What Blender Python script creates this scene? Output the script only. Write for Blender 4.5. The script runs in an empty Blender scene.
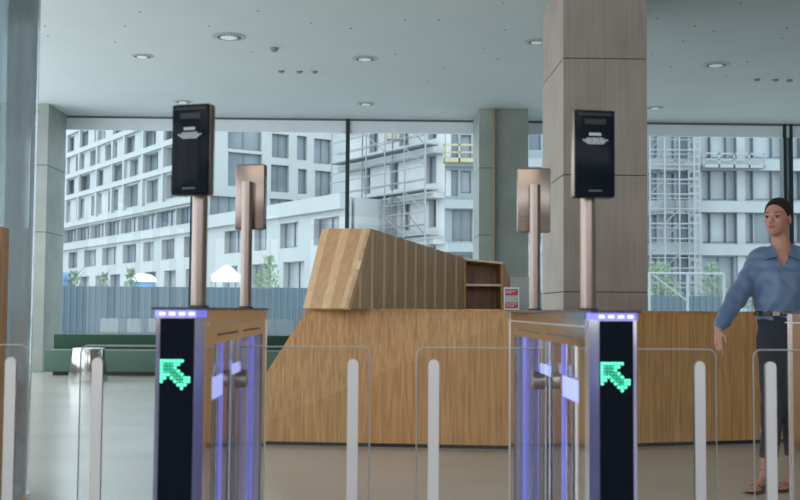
import bpy, bmesh, math, random
import numpy as np
from mathutils import Vector, Matrix

# ------------------------------------------------------------------ camera, sky, light, exposure
S = bpy.context.scene
COL = S.collection
EYE = Vector((0, 0, 1.06))
ROT = (Matrix.Rotation(math.radians(-1.41), 3, 'Z') @ Matrix.Rotation(math.radians(93.12), 3, 'X')
       @ Matrix.Rotation(math.radians(0.42), 3, 'Z'))
cam_data = bpy.data.cameras.new('camera')
cam_data.sensor_width = 36.0
cam_data.lens = 49.5
cam_data.clip_end = 600
cam_data.dof.use_dof = True
cam_data.dof.focus_distance = 7.2
cam_data.dof.aperture_fstop = 5.8
cam = bpy.data.objects.new('camera', cam_data)
cam.matrix_world = Matrix.Translation(EYE) @ ROT.to_4x4()
COL.objects.link(cam)
S.camera = cam

world = bpy.data.worlds.new('overcast_sky')
S.world = world
world.use_nodes = True
wn = world.node_tree.nodes; wl = world.node_tree.links
wn.clear()
w_out = wn.new('ShaderNodeOutputWorld'); w_bg = wn.new('ShaderNodeBackground')
w_tc = wn.new('ShaderNodeTexCoord'); w_sep = wn.new('ShaderNodeSeparateXYZ'); w_ramp = wn.new('ShaderNodeValToRGB')
wl.new(w_tc.outputs['Generated'], w_sep.inputs[0]); wl.new(w_sep.outputs['Z'], w_ramp.inputs[0])
w_ramp.color_ramp.elements[0].position = 0.0; w_ramp.color_ramp.elements[0].color = (0.91, 0.965, 1.0, 1)
w_ramp.color_ramp.elements[1].position = 0.7; w_ramp.color_ramp.elements[1].color = (0.88, 0.95, 1.0, 1)
wl.new(w_ramp.outputs[0], w_bg.inputs[0]); w_bg.inputs[1].default_value = 3.7
wl.new(w_bg.outputs[0], w_out.inputs[0])

def area_light(name, loc, size, size_y, power, color, rot=(0, 0, 0)):
    d = bpy.data.lights.new(name, 'AREA'); d.shape = 'RECTANGLE'
    d.size = size; d.size_y = size_y; d.energy = power; d.color = color
    o = bpy.data.objects.new(name, d); o.location = loc; o.rotation_euler = rot
    COL.objects.link(o); return o
# warm fill light added behind the camera to brighten the interior
area_light('added_fill_light', (-1.5, -2.2, 4.38), 6, 3.5, 200, (1.0, 0.86, 0.70))

S.view_settings.view_transform = 'Standard'
S.view_settings.look = 'None'
S.view_settings.exposure = 0.0
S.view_settings.gamma = 1.0
S.view_settings.use_curve_mapping = False
S.cycles.max_bounces = 10
S.cycles.transparent_max_bounces = 24
S.cycles.sample_clamp_indirect = 6
S.cycles.caustics_reflective = False
S.cycles.caustics_refractive = False

# ------------------------------------------------------------------ helpers
R = math.radians
rnd = random.Random(7)

def at(px, py, Y):
    d = ROT @ Vector(((px - 400) / 1100, (250 - py) / 1100, -1))
    return EYE + d * (Y / d.y)

def ray_plane(px, py, p0, n):
    d = ROT @ Vector(((px - 400) / 1100, (250 - py) / 1100, -1))
    return EYE + d * ((p0 - EYE).dot(n) / d.dot(n))

MATS = {}
def mat(name, color, rough=0.5, metal=0.0, emit=None, emit_s=0.0, coat=0.0, spec=0.5, noise=0.0, nscale=20.0, sheen=0.0, bump=0.0):
    m = bpy.data.materials.new(name); m.use_nodes = True
    nt = m.node_tree; b = nt.nodes['Principled BSDF']
    b.inputs['Base Color'].default_value = (*color, 1)
    b.inputs['Roughness'].default_value = rough
    b.inputs['Metallic'].default_value = metal
    b.inputs['Specular IOR Level'].default_value = spec
    b.inputs['Coat Weight'].default_value = coat
    b.inputs['Sheen Weight'].default_value = sheen
    if emit:
        b.inputs['Emission Color'].default_value = (*emit, 1)
        b.inputs['Emission Strength'].default_value = emit_s
    if noise or bump:
        tc = nt.nodes.new('ShaderNodeTexCoord'); nz = nt.nodes.new('ShaderNodeTexNoise')
        nz.inputs['Scale'].default_value = nscale; nz.inputs['Detail'].default_value = 5
        nt.links.new(tc.outputs['Object'], nz.inputs['Vector'])
        if noise:
            rp = nt.nodes.new('ShaderNodeValToRGB')
            rp.color_ramp.elements[0].position = 0.3; rp.color_ramp.elements[1].position = 0.7
            rp.color_ramp.elements[0].color = (*[c * (1 - noise) for c in color], 1)
            rp.color_ramp.elements[1].color = (*[min(1, c * (1 + noise)) for c in color], 1)
            nt.links.new(nz.outputs['Fac'], rp.inputs[0]); nt.links.new(rp.outputs[0], b.inputs['Base Color'])
        if bump:
            bp = nt.nodes.new('ShaderNodeBump'); bp.inputs['Strength'].default_value = bump; bp.inputs['Distance'].default_value = 0.01
            nt.links.new(nz.outputs['Fac'], bp.inputs['Height']); nt.links.new(bp.outputs[0], b.inputs['Normal'])
    MATS[name] = m
    return m

def thin_glass(name, tint, refl=1.0, rough=0.0, haze=0.0, hazecol=(0.8, 0.85, 0.88)):
    """clear sheet: see-through with a Fresnel reflection, a little surface haze if asked"""
    m = bpy.data.materials.new(name); m.use_nodes = True
    nt = m.node_tree; nt.nodes.clear()
    o = nt.nodes.new('ShaderNodeOutputMaterial'); mx = nt.nodes.new('ShaderNodeMixShader')
    tr = nt.nodes.new('ShaderNodeBsdfTransparent'); gl = nt.nodes.new('ShaderNodeBsdfGlossy')
    fr = nt.nodes.new('ShaderNodeFresnel'); mul = nt.nodes.new('ShaderNodeMath'); mul.operation = 'MULTIPLY'
    fr.inputs['IOR'].default_value = 1.45; mul.inputs[1].default_value = refl
    tr.inputs[0].default_value = (*tint, 1); gl.inputs['Roughness'].default_value = rough
    nt.links.new(fr.outputs[0], mul.inputs[0]); nt.links.new(mul.outputs[0], mx.inputs[0])
    last = tr.outputs[0]
    if haze:
        m2 = nt.nodes.new('ShaderNodeMixShader'); df = nt.nodes.new('ShaderNodeBsdfDiffuse')
        df.inputs[0].default_value = (*hazecol, 1); m2.inputs[0].default_value = haze
        nt.links.new(last, m2.inputs[1]); nt.links.new(df.outputs[0], m2.inputs[2]); last = m2.outputs[0]
    nt.links.new(last, mx.inputs[1]); nt.links.new(gl.outputs[0], mx.inputs[2]); nt.links.new(mx.outputs[0], o.inputs[0])
    MATS[name] = m
    return m

def wood(name, c1, c2, rough=0.45, sx=30.0, sz=1.6, axis='Z', seed=0.0, cathedral=0.35):
    """straight-grained oak veneer, grain along the given axis"""
    m = bpy.data.materials.new(name); m.use_nodes = True
    nt = m.node_tree; b = nt.nodes['Principled BSDF']; b.inputs['Roughness'].default_value = rough
    tc = nt.nodes.new('ShaderNodeTexCoord'); mp = nt.nodes.new('ShaderNodeMapping')
    sc = {'Z': (sx, sx, sz), 'X': (sz, sx, sx), 'Y': (sx, sz, sx)}[axis]
    mp.inputs['Scale'].default_value = sc; mp.inputs['Location'].default_value = (seed, seed * 2, 0)
    n1 = nt.nodes.new('ShaderNodeTexNoise'); n1.inputs['Scale'].default_value = 1.0; n1.inputs['Detail'].default_value = 6
    n1.inputs['Distortion'].default_value = 0.6
    mp2 = nt.nodes.new('ShaderNodeMapping'); mp2.inputs['Scale'].default_value = tuple(v * 0.14 if v == sx else v * 0.45 for v in sc)
    n2 = nt.nodes.new('ShaderNodeTexNoise'); n2.inputs['Scale'].default_value = 1.0; n2.inputs['Detail'].default_value = 3
    sn = nt.nodes.new('ShaderNodeMath'); sn.operation = 'MULTIPLY'; sn.inputs[1].default_value = 42
    si = nt.nodes.new('ShaderNodeMath'); si.operation = 'SINE'
    ad = nt.nodes.new('ShaderNodeMath'); ad.operation = 'MULTIPLY_ADD'; ad.inputs[1].default_value = 0.5 * cathedral * 0.5
    rp = nt.nodes.new('ShaderNodeValToRGB')
    rp.color_ramp.elements[0].position = 0.25; rp.color_ramp.elements[1].position = 0.75
    rp.color_ramp.elements[0].color = (*c1, 1); rp.color_ramp.elements[1].color = (*c2, 1)
    L = nt.links
    L.new(tc.outputs['Object'], mp.inputs[0]); L.new(mp.outputs[0], n1.inputs['Vector'])
    L.new(tc.outputs['Object'], mp2.inputs[0]); L.new(mp2.outputs[0], n2.inputs['Vector'])
    L.new(n2.outputs['Fac'], sn.inputs[0]); L.new(sn.outputs[0], si.inputs[0])
    L.new(si.outputs[0], ad.inputs[0]); L.new(n1.outputs['Fac'], ad.inputs[2])
    L.new(ad.outputs[0], rp.inputs[0]); L.new(rp.outputs[0], b.inputs['Base Color'])
    bp = nt.nodes.new('ShaderNodeBump'); bp.inputs['Strength'].default_value = 0.08; bp.inputs['Distance'].default_value = 0.002
    L.new(n1.outputs['Fac'], bp.inputs['Height']); L.new(bp.outputs[0], b.inputs['Normal'])
    MATS[name] = m
    return m

def tag(o, label=None, cat=None, group=None, kind=None):
    if label: o['label'] = label
    if cat: o['category'] = cat
    if group: o['group'] = group
    if kind: o['kind'] = kind
    return o

def empty(name, loc=(0, 0, 0), rz=0.0, **k):
    o = bpy.data.objects.new(name, None); o.empty_display_size = 0.1
    o.location = loc; o.rotation_euler = (0, 0, rz); COL.objects.link(o)
    return tag(o, **k)

class MB:
    """collects shapes, then links them as ONE mesh object"""
    def __init__(s): s.bm = bmesh.new(); s.mi = 0
    def _mark(s, faces):
        for f in faces: f.material_index = s.mi
    def box(s, x0, x1, y0, y1, z0, z1, bev=0.0, M=None):
        r = bmesh.ops.create_cube(s.bm, size=1.0)
        vs = r['verts']
        T = Matrix.Translation(((x0 + x1) / 2, (y0 + y1) / 2, (z0 + z1) / 2)) @ Matrix.Diagonal((abs(x1 - x0), abs(y1 - y0), abs(z1 - z0), 1))
        bmesh.ops.transform(s.bm, matrix=T, verts=vs)
        fs = set(f for v in vs for f in v.link_faces)
        if bev:
            es = list(set(e for v in vs for e in v.link_edges))
            q = bmesh.ops.bevel(s.bm, geom=es, offset=bev, segments=2, profile=0.5, affect='EDGES')
            vs = list(set(v for v in vs if v.is_valid) | set(q['verts'])); fs = set(f for v in vs for f in v.link_faces)
        s._mark(fs)
        if M is not None: bmesh.ops.transform(s.bm, matrix=M, verts=vs)
        return s
    def prism(s, pts, depth_vec):
        """polygon (3D points) extruded along depth_vec"""
        d = Vector(depth_vec)
        a = [s.bm.verts.new(Vector(p)) for p in pts]; b = [s.bm.verts.new(Vector(p) + d) for p in pts]
        fs = [s.bm.faces.new(a), s.bm.faces.new(b[::-1])]
        n = len(pts)
        for i in range(n): fs.append(s.bm.faces.new((a[i], b[i], b[(i + 1) % n], a[(i + 1) % n])))
        s._mark(fs); return s
    def hexa(s, lo, hi):
        """solid between two quads"""
        a = [s.bm.verts.new(Vector(p)) for p in lo]; b = [s.bm.verts.new(Vector(p)) for p in hi]
        fs = [s.bm.faces.new(a), s.bm.faces.new(b[::-1])]
        for i in range(len(a)): fs.append(s.bm.faces.new((a[i], b[i], b[(i + 1) % len(a)], a[(i + 1) % len(a)])))
        s._mark(fs); return s
    def tube(s, p, q, r0, r1=None, seg=12):
        p = Vector(p); q = Vector(q); d = q - p; r1 = r0 if r1 is None else r1
        r = bmesh.ops.create_cone(s.bm, cap_ends=True, segments=seg, radius1=r0, radius2=r1, depth=d.length)
        M = Matrix.Translation((p + q) / 2) @ d.to_track_quat('Z', 'Y').to_matrix().to_4x4()
        bmesh.ops.transform(s.bm, matrix=M, verts=r['verts'])
        s._mark(set(f for v in r['verts'] for f in v.link_faces)); return s
    def lathe(s, prof, c=(0, 0, 0), seg=32, close=False):
        rings = []
        for (r, z) in prof:
            rings.append([s.bm.verts.new((c[0] + r * math.cos(2 * math.pi * k / seg), c[1] + r * math.sin(2 * math.pi * k / seg), c[2] + z)) for k in range(seg)])
        fs = []
        pairs = list(zip(rings[:-1], rings[1:])) + ([(rings[-1], rings[0])] if close else [])
        for A, B in pairs:
            for k in range(seg): fs.append(s.bm.faces.new((A[k], A[(k + 1) % seg], B[(k + 1) % seg], B[k])))
        if not close:
            fs.append(s.bm.faces.new(rings[0][::-1])); fs.append(s.bm.faces.new(rings[-1]))
        s._mark(fs); return s
    def ellipsoid(s, c, r, M=None, sub=2):
        q = bmesh.ops.create_icosphere(s.bm, subdivisions=sub, radius=1.0)
        T = Matrix.Translation(c) @ (M if M is not None else Matrix.Identity(4)) @ Matrix.Diagonal((*r, 1))
        bmesh.ops.transform(s.bm, matrix=T, verts=q['verts'])
        s._mark(set(f for v in q['verts'] for f in v.link_faces)); return s
    def build(s, name, mats, parent=None, smooth=False, **k):
        bmesh.ops.recalc_face_normals(s.bm, faces=s.bm.faces)
        me = bpy.data.meshes.new(name); s.bm.to_mesh(me); s.bm.free()
        for m in (mats if isinstance(mats, (list, tuple)) else [mats]): me.materials.append(m)
        if smooth:
            for p in me.polygons: p.use_smooth = True
        o = bpy.data.objects.new(name, me); COL.objects.link(o)
        if parent: o.parent = parent
        if smooth == 'auto':
            me.set_sharp_from_angle(angle=R(35))
        return tag(o, **k)

def kids(o): return [c for c in COL.objects if c.parent == o]
def copy_tree(o, parent=None):
    c = o.copy(); COL.objects.link(c)
    if parent: c.parent = parent
    for ch in kids(o): copy_tree(ch, c)
    return c

# ------------------------------------------------------------------ materials
def floor_material():
    m = bpy.data.materials.new('pale_stone_floor'); m.use_nodes = True
    nt = m.node_tree; b = nt.nodes['Principled BSDF']; L = nt.links
    tc = nt.nodes.new('ShaderNodeTexCoord'); n1 = nt.nodes.new('ShaderNodeTexNoise'); n2 = nt.nodes.new('ShaderNodeTexNoise')
    n1.inputs['Scale'].default_value = 0.9; n1.inputs['Detail'].default_value = 4
    n2.inputs['Scale'].default_value = 60; n2.inputs['Detail'].default_value = 3
    mix = nt.nodes.new('ShaderNodeMath'); mix.operation = 'MULTIPLY_ADD'; mix.inputs[1].default_value = 0.3
    rp = nt.nodes.new('ShaderNodeValToRGB')
    rp.color_ramp.elements[0].position = 0.35; rp.color_ramp.elements[0].color = (0.50, 0.465, 0.43, 1)
    rp.color_ramp.elements[1].position = 0.9; rp.color_ramp.elements[1].color = (0.61, 0.57, 0.53, 1)
    L.new(tc.outputs['Object'], n1.inputs['Vector']); L.new(tc.outputs['Object'], n2.inputs['Vector'])
    L.new(n2.outputs['Fac'], mix.inputs[0]); L.new(n1.outputs['Fac'], mix.inputs[2]); L.new(mix.outputs[0], rp.inputs[0])
    L.new(rp.outputs[0], b.inputs['Base Color'])
    b.inputs['Roughness'].default_value = 0.2; b.inputs['Specular IOR Level'].default_value = 0.7
    return m

def concrete(name, c, rib=0.0, ribscale=90.0, joints=(), axis_x=True):
    """board-marked concrete: fine vertical ribs, cast joints at set heights"""
    m = bpy.data.materials.new(name); m.use_nodes = True
    nt = m.node_tree; b = nt.nodes['Principled BSDF']; L = nt.links; b.inputs['Roughness'].default_value = 0.75
    tc = nt.nodes.new('ShaderNodeTexCoord'); mp = nt.nodes.new('ShaderNodeMapping'); mp.inputs['Scale'].default_value = (ribscale, ribscale, 1.2)
    n1 = nt.nodes.new('ShaderNodeTexNoise'); n1.inputs['Scale'].default_value = 1.0; n1.inputs['Detail'].default_value = 3
    n2 = nt.nodes.new('ShaderNodeTexNoise'); n2.inputs['Scale'].default_value = 1.6; n2.inputs['Detail'].default_value = 6
    a = nt.nodes.new('ShaderNodeMath'); a.operation = 'MULTIPLY_ADD'; a.inputs[1].default_value = rib
    rp = nt.nodes.new('ShaderNodeValToRGB')
    rp.color_ramp.elements[0].position = 0.25; rp.color_ramp.elements[1].position = 0.95 + rib * 0.3
    rp.color_ramp.elements[0].color = (*[v * 0.72 for v in c], 1); rp.color_ramp.elements[1].color = (*[min(1, v * 1.22) for v in c], 1)
    L.new(tc.outputs['Object'], mp.inputs[0]); L.new(mp.outputs[0], n1.inputs['Vector']); L.new(tc.outputs['Object'], n2.inputs['Vector'])
    L.new(n1.outputs['Fac'], a.inputs[0]); L.new(n2.outputs['Fac'], a.inputs[2]); L.new(a.outputs[0], rp.inputs[0])
    L.new(rp.outputs[0], b.inputs['Base Color'])
    bp = nt.nodes.new('ShaderNodeBump'); bp.inputs['Strength'].default_value = 0.5; bp.inputs['Distance'].default_value = 0.004
    L.new(n1.outputs['Fac'], bp.inputs['Height']); L.new(bp.outputs[0], b.inputs['Normal'])
    return m

M_floor = floor_material()
M_ceiling = mat('painted_ceiling', (0.530, 0.605, 0.620), 0.9, noise=0.02, nscale=1.5)
M_wall = mat('painted_wall', (0.50, 0.50, 0.48), 0.85, noise=0.05, nscale=3)
M_conc_warm = concrete('warm_ribbed_concrete', (0.33, 0.285, 0.25), rib=0.7, ribscale=38)
M_conc_grey = concrete('grey_green_concrete', (0.33, 0.37, 0.345), rib=0.12, ribscale=14)
M_groove = mat('dark_joint_gap', (0.10, 0.09, 0.08), 0.9)  # dark joints between the column sections
M_copper = mat('brown_painted_pipe', (0.24, 0.16, 0.10), 0.45)
M_alu_dark = mat('dark_teal_aluminium', (0.012, 0.035, 0.04), 0.4, spec=0.4)
M_alu_trim = mat('dark_grey_profile', (0.10, 0.125, 0.125), 0.6)  # dark grey-green strip where window wall meets ceiling
M_alu_mid = mat('grey_aluminium', (0.34, 0.39, 0.40), 0.5)
M_blind = mat('blind_fabric_box', (0.740, 0.800, 0.850), 0.8, noise=0.03, nscale=2)
M_window = thin_glass('window_glass', (0.88, 0.93, 0.945), 0.4)
M_wing_glass = thin_glass('gate_glass', (0.95, 0.96, 0.96), 0.5)
M_side_glass = thin_glass('cabinet_glass', (0.95, 0.96, 0.97), 0.12)
M_glass_edge = mat('ground_glass_edge', (0.38, 0.41, 0.41), 0.3)
M_frost = mat('frosted_white_film', (0.62, 0.63, 0.66), 0.5)
M_curved = thin_glass('tinted_curved_glass', (0.86, 0.92, 0.94), 0.8, 0.05, haze=0.22, hazecol=(0.52, 0.60, 0.64))
M_steel = mat('polished_steel', (0.550, 0.540, 0.540), 0.10, 1.0)
M_brushed = mat('brushed_steel', (0.600, 0.560, 0.540), 0.28, 1.0, noise=0.05, nscale=60)
M_chrome = mat('satin_chrome', (0.72, 0.70, 0.76), 0.22, 1.0)
M_black_glass = mat('black_gloss_panel', (0.004, 0.006, 0.012), 0.25, spec=0.03)
M_screen = mat('dark_screen_glass', (0.005, 0.008, 0.014), 0.15, spec=0.06)
M_screen_dim = mat('dim_sensor_window', (0.03, 0.034, 0.038), 0.5, spec=.1)
M_black = mat('matte_black', (0.012, 0.012, 0.014), 0.5)
M_text = mat('backlit_screen_text', (0.12, 0.13, 0.14), 0.5, emit=(0.75, 0.8, 0.85), emit_s=0.42)
M_label = mat('grey_screen_label', (0.13, 0.14, 0.15), 0.6)
M_bronze = mat('champagne_metal', (0.24, 0.195, 0.175), 0.27, 0.95)
M_blue_led = mat('blue_violet_led', (0.2, 0.2, 0.8), 0.4, emit=(0.20, 0.22, 0.85), emit_s=.6)
M_blue_core = mat('led_bulb_white_blue', (0.6, 0.6, 1), 0.4, emit=(0.60, 0.62, 1.0), emit_s=1.1)
M_blue_reflect = mat('pale_blue_reflection', (0.5, 0.55, 1), 0.4, emit=(0.42, 0.50, 1.0), emit_s=.9)  # glow painted in for pale blue reflections inside the cabinets
M_green_led = mat('mint_green_led', (0.1, 0.8, 0.5), 0.4, emit=(0.10, 0.85, 0.48), emit_s=1.5)
M_green_dim = mat('dim_green_led', (0.0, 0.3, 0.15), 0.4, emit=(0.03, 0.42, 0.24), emit_s=0.9)
M_oak = wood('golden_oak_veneer', (0.38, 0.18, 0.062), (0.60, 0.335, 0.128), 0.42, 62, 1.5, cathedral=0.4)
M_oak_light = wood('light_oak_slat', (0.49, 0.295, 0.145), (0.61, 0.40, 0.21), 0.5, 40, 2.0, seed=3)
M_oak_mid = wood('honey_oak_slat', (0.37, 0.195, 0.078), (0.49, 0.28, 0.125), 0.5, 40, 2.0, seed=5)
M_oak_brown = wood('brown_oak_slat', (0.42, 0.285, 0.17), (0.56, 0.40, 0.25), 0.5, 40, 2.0, seed=8)
M_oak_line = wood('pale_oak_strip', (0.66, 0.55, 0.40), (0.74, 0.63, 0.47), 0.5, 40, 2.0, seed=2)
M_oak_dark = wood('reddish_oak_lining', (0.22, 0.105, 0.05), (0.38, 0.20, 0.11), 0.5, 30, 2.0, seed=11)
M_oak_dark2 = wood('reddish_oak_end', (0.24, 0.125, 0.062), (0.36, 0.20, 0.105), 0.5, 40, 2.0, seed=12)
M_green_back = mat('darker_green_upholstery', (0.020, 0.064, 0.038), 0.9, sheen=0.2, bump=0.2, nscale=200)
M_green_seat = mat('lighter_green_upholstery', (0.075, 0.145, 0.112), 0.9, sheen=0.2, bump=0.2, nscale=200)  # seat green, lighter and greyer than the backrest
M_white = mat('white_plastic', (0.72, 0.74, 0.74), 0.5)
M_lamp = mat('frosted_lamp_disc', (0.8, 0.82, 0.82), 0.5, emit=(0.9, 0.97, 1.0), emit_s=0.05)
M_grey_dot = mat('grey_plastic', (0.22, 0.25, 0.25), 0.6)

# ------------------------------------------------------------------ room shell
H = 4.42
YW = 19.35          # window wall
X0, X1, YB = -6.9, 9.4, -6.0
MB().box(X0 - .2, X1 + .2, YB - .2, YW + 0.15, -0.2, 0).build('floor', M_floor, kind='structure')
MB().box(X0 - .2, X1 + .2, YB - .2, YW + 0.15, H, H + 0.3).build('ceiling', M_ceiling, kind='structure')
for nm_, xa_, xb_ in (('wall_left', X0 - .2, X0), ('wall_right', X1, X1 + .2)):
    if nm_ == 'wall_right':
        MB().box(xa_, xb_, YB, YW, 0, H).build(nm_, M_wall, kind='structure'); continue
    sw = MB().box(xa_, xb_, YB, YW, 4.0, H).box(xa_, xb_, YB, YW, 0, .3)
    for k in range(9): sw.box(xa_, xb_, YB + k * 3.0, YB + k * 3.0 + .25, .3, 4.0)
    sw.build(nm_, M_wall, kind='structure')
# glazed entrance wall behind the camera
wb = MB().box(X0, X1, YB - .1, YB, 3.9, H).box(X0 + .5, X1 - .5, YB - .1, YB, 0, 1.9).box(X0, X0 + .5, YB - .1, YB, 0, 3.9).box(X1 - .5, X1, YB - .1, YB, 0, 3.9)
for k in range(1, 6): wb.box(X0 + k * 2.7 - .05, X0 + k * 2.7 + .05, YB - .1, YB, 1.9, 3.9)
wb.build('wall_back', M_wall, kind='structure')

# window wall: glazing bays between mullions
mull = [at(192, 250, YW).x, at(346.8, 250, YW).x, at(500, 250, YW).x, at(655, 250, YW).x - 0.35]
xr = at(787.5, 250, YW).x
hz0 = at(400, 134.5, YW).z                      # underside of the blind box
xs = [X0 + .02, mull[0], mull[1], mull[2], 4.6, xr, X1 - .02]
n = 1
for a, b in zip(xs[:-1], xs[1:]):
    w = MB().box(a + .03, b - .03, YW + .03, YW + .05, 0.07, H - .03)
    o = w.build('window_%d' % n, M_window, kind='structure')
    MB().box(a, b, YW - .02, YW + .10, 0, .07).build('window_sill', M_alu_mid, o)
    n += 1
t = 1
for x, wd in ((mull[0], .03), (mull[1], .035), (mull[2], .035), (4.6, .035)):
    MB().box(x - wd, x + wd, YW - .09, YW + .10, 0, H).build('trim_%d' % t, M_alu_dark, kind='structure'); t += 1
mm = MB().box(xr - .085, xr - .03, YW - .09, YW + .10, 0, H).box(xr + .035, xr + .085, YW - .09, YW + .10, 0, H)
mm.build('trim_%d' % t, M_alu_dark, kind='structure'); t += 1
MB().box(xr - .03, xr + .035, YW - .03, YW + .08, 0, H).build('trim_%d' % t, M_alu_mid, kind='structure'); t += 1
MB().box(X0, X1, YW - .06, YW - .0, at(400, 133, YW - .06).z, H - .035).build('trim_%d' % t, M_blind, kind='structure'); t += 1
MB().box(X0, X1, YW - .07, YW - .0, H - .035, H - .0).build('trim_%d' % t, M_alu_trim, kind='structure'); t += 1

# ------------------------------------------------------------------ columns
def column(name, x0, x1, y0, y1, joints, m, label, gap=0.012):
    zs = [0] + sorted(joints) + [H]
    root = empty(name, ((x0 + x1) / 2, (y0 + y1) / 2, 0), label=label, cat='column')
    hx, hy = (x1 - x0) / 2, (y1 - y0) / 2
    b = MB()
    for a, c in zip(zs[:-1], zs[1:]):
        b.box(-hx, hx, -hy, hy, a + (gap / 2 if a else 0), c - (gap / 2 if c < H else 0))
    b.build('shaft', m, root)
    g = MB()
    for j in sorted(joints): g.box(-hx + .01, hx - .01, -hy + .01, hy - .01, j - gap / 2, j + gap / 2)
    g.build('joint', M_groove, root)
    return root
xa = at(563.5, 200, 10.9).x; xb = at(647.5, 200, 10.9).x
column('concrete_column', xa, xb, 10.9, 12.25, [at(600, v, 10.9).z for v in (58.5, 175, 292)], M_conc_warm,
       'large brown-grey ribbed concrete column rising behind the right end of the oak desk')
ya = 18.15
x2a = at(479, 200, ya).x; x2b = at(528, 200, ya).x
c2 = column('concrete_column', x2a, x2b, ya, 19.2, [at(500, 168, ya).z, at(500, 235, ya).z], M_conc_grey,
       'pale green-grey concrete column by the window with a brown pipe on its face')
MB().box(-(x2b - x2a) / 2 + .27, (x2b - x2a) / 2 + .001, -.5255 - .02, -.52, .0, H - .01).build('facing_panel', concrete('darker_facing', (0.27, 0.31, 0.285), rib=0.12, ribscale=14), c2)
xc = at(46.5, 200, ya).x
column('concrete_column', xc - .82, xc, ya, 19.2, [at(50, 165, ya).z, at(50, 232, ya).z], M_conc_grey,
       'green-grey concrete column at the left end of the green bench')
pp = at(494.5, 200, ya - .08)
p = MB().tube((0, 0, 0.0), (0, 0, H - .02), .027, seg=16)
for z in (0.6, 2.0, 3.4): p.box(-.04, .04, .0, .06, z - .015, z + .015)
p.build('vertical_pipe', M_copper, smooth='auto', label='thin brown vertical pipe fixed to the pale column by the window', cat='pipe').location = (pp.x, ya - .08, 0)

# ------------------------------------------------------------------ curved glass enclosure at the far left
cg = at(-62, 250, 6.0); rad = (at(32, 250, 6.0).x - cg.x) * 0.985
root = empty('curved_glass_screen', (cg.x, 6.0, 0), label='tall curved tinted glass drum at the left edge of the picture', cat='glass screen')
def arc_mesh(a0, a1, r0, r1, z0, z1, seg):
    b = MB(); A = []
    for k in range(seg + 1):
        a = a0 + (a1 - a0) * k / seg
        A.append([b.bm.verts.new((r * math.cos(a), r * math.sin(a), z)) for (r, z) in ((r0, z0), (r1, z0), (r1, z1), (r0, z1))])
    for P, Q in zip(A[:-1], A[1:]):
        for i in range(4): b.bm.faces.new((P[i], Q[i], Q[(i + 1) % 4], P[(i + 1) % 4]))
    b.bm.faces.new(A[0]); b.bm.faces.new(A[-1][::-1])
    return b
arc_mesh(R(-58), R(88), rad - .012, rad, 0.002, H - .004, 40).build('glass_pane', M_curved, root, smooth='auto')
arc_mesh(R(-170), R(-60), rad - .012, rad, 0.002, H - .004, 30).build('glass_pane', M_curved, root, smooth='auto')
a = R(-59)
MB().box(-.006, .006, -.008, .008, 0.002, H - .004, M=Matrix.Translation((rad * math.cos(a), rad * math.sin(a), 0)) @ Matrix.Rotation(a, 4, 'Z')).build('seam', M_black, root)
arc_mesh(R(-170), R(88), rad - .03, rad + .004, 0, .05, 50).build('bottom_ring', M_brushed, root)
# oak post behind it
q = at(-3, 300, 5.0)
MB().box(-.05, .032, -.06, .06, 0, 1.42, bev=.004).build('wooden_post', M_oak, label='orange-brown oak post cut by the left edge of the picture', cat='post').location = (at(3.5, 300, 5.0).x - .032, 5.0, 0)

# ------------------------------------------------------------------ ceiling fittings
M_rim = mat('grey_diffuser_ring', (0.36, 0.41, 0.42), 0.6)
def downlight(px, py, r, label, grp='round ceiling diffusers'):
    d = ROT @ Vector(((px - 400) / 1100, (250 - py) / 1100, -1)); P = EYE + d * ((H - EYE.z) / d.z)
    root = empty('ceiling_diffuser', (P.x, P.y, H - .002), label=label, cat='ceiling diffuser', group=grp)
    MB().lathe([(r * .44, -.010), (r * .86, -.010), (r, -.002), (r, 0), (r * .42, 0)], seg=40, close=True).build('rim', M_rim, root, smooth=False)
    b = MB()
    for k in range(20):
        a0 = 2 * math.pi * k / 20
        b.box(r * .50, r * .68, -r * .028, r * .028, -.0135, -.0095, M=Matrix.Rotation(a0, 4, 'Z'))
    b.build('slots', M_black, root)
    MB().lathe([(r * .44, -.001), (r * .50, -.015), (r * .42, -.020), (r * .0001 + .001, -.021)], seg=32).build('disc', M_lamp, root, smooth=False)
downlight(229, 36.5, .215, 'largest round ceiling diffuser, above the left terminal')
downlight(142.5, 56, .15, 'round ceiling diffuser left of the largest one')
downlight(365, 58.5, .175, 'round ceiling diffuser over the glass gate gap, nearer of two in line')
downlight(366, 103.5, .155, 'round ceiling diffuser close to the window above the dark mullion')
downlight(183, 101.5, .155, 'round ceiling diffuser just above the left terminal screen')
downlight(716, 64.5, .19, 'round ceiling diffuser right of the big column, over the woman')
downlight(655, 107.5, .155, 'round ceiling diffuser by the window touching the big column edge')
downlight(537, 41.5, .16, 'round ceiling diffuser half hidden by the big column')
def ceil_small(px, py, r, h, m, name, label, cat, grp):
    d = ROT @ Vector(((px - 400) / 1100, (250 - py) / 1100, -1)); P = EYE + d * ((H - EYE.z) / d.z)
    b = MB().lathe([(r, 0), (r, -h * .5), (r * .6, -h)], seg=16)
    o = b.build(name, m, smooth='auto', label=label, cat=cat, group=grp); o.location = (P.x, P.y, H - .001)
ceil_small(274, 48, .055, .05, M_grey_dot, 'smoke_detector', 'grey smoke detector right of the largest ceiling diffuser', 'detector', None)
for (px, py, w) in ((281, 71, 'leftmost'), (299.5, 71.3, 'middle'), (314.5, 71.3, 'rightmost')):
    ceil_small(px, py, .045, .03, M_grey_dot, 'ceiling_sensor', w + ' of the three small sensors on the ceiling left of centre', 'sensor', 'ceiling sensors')
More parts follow.
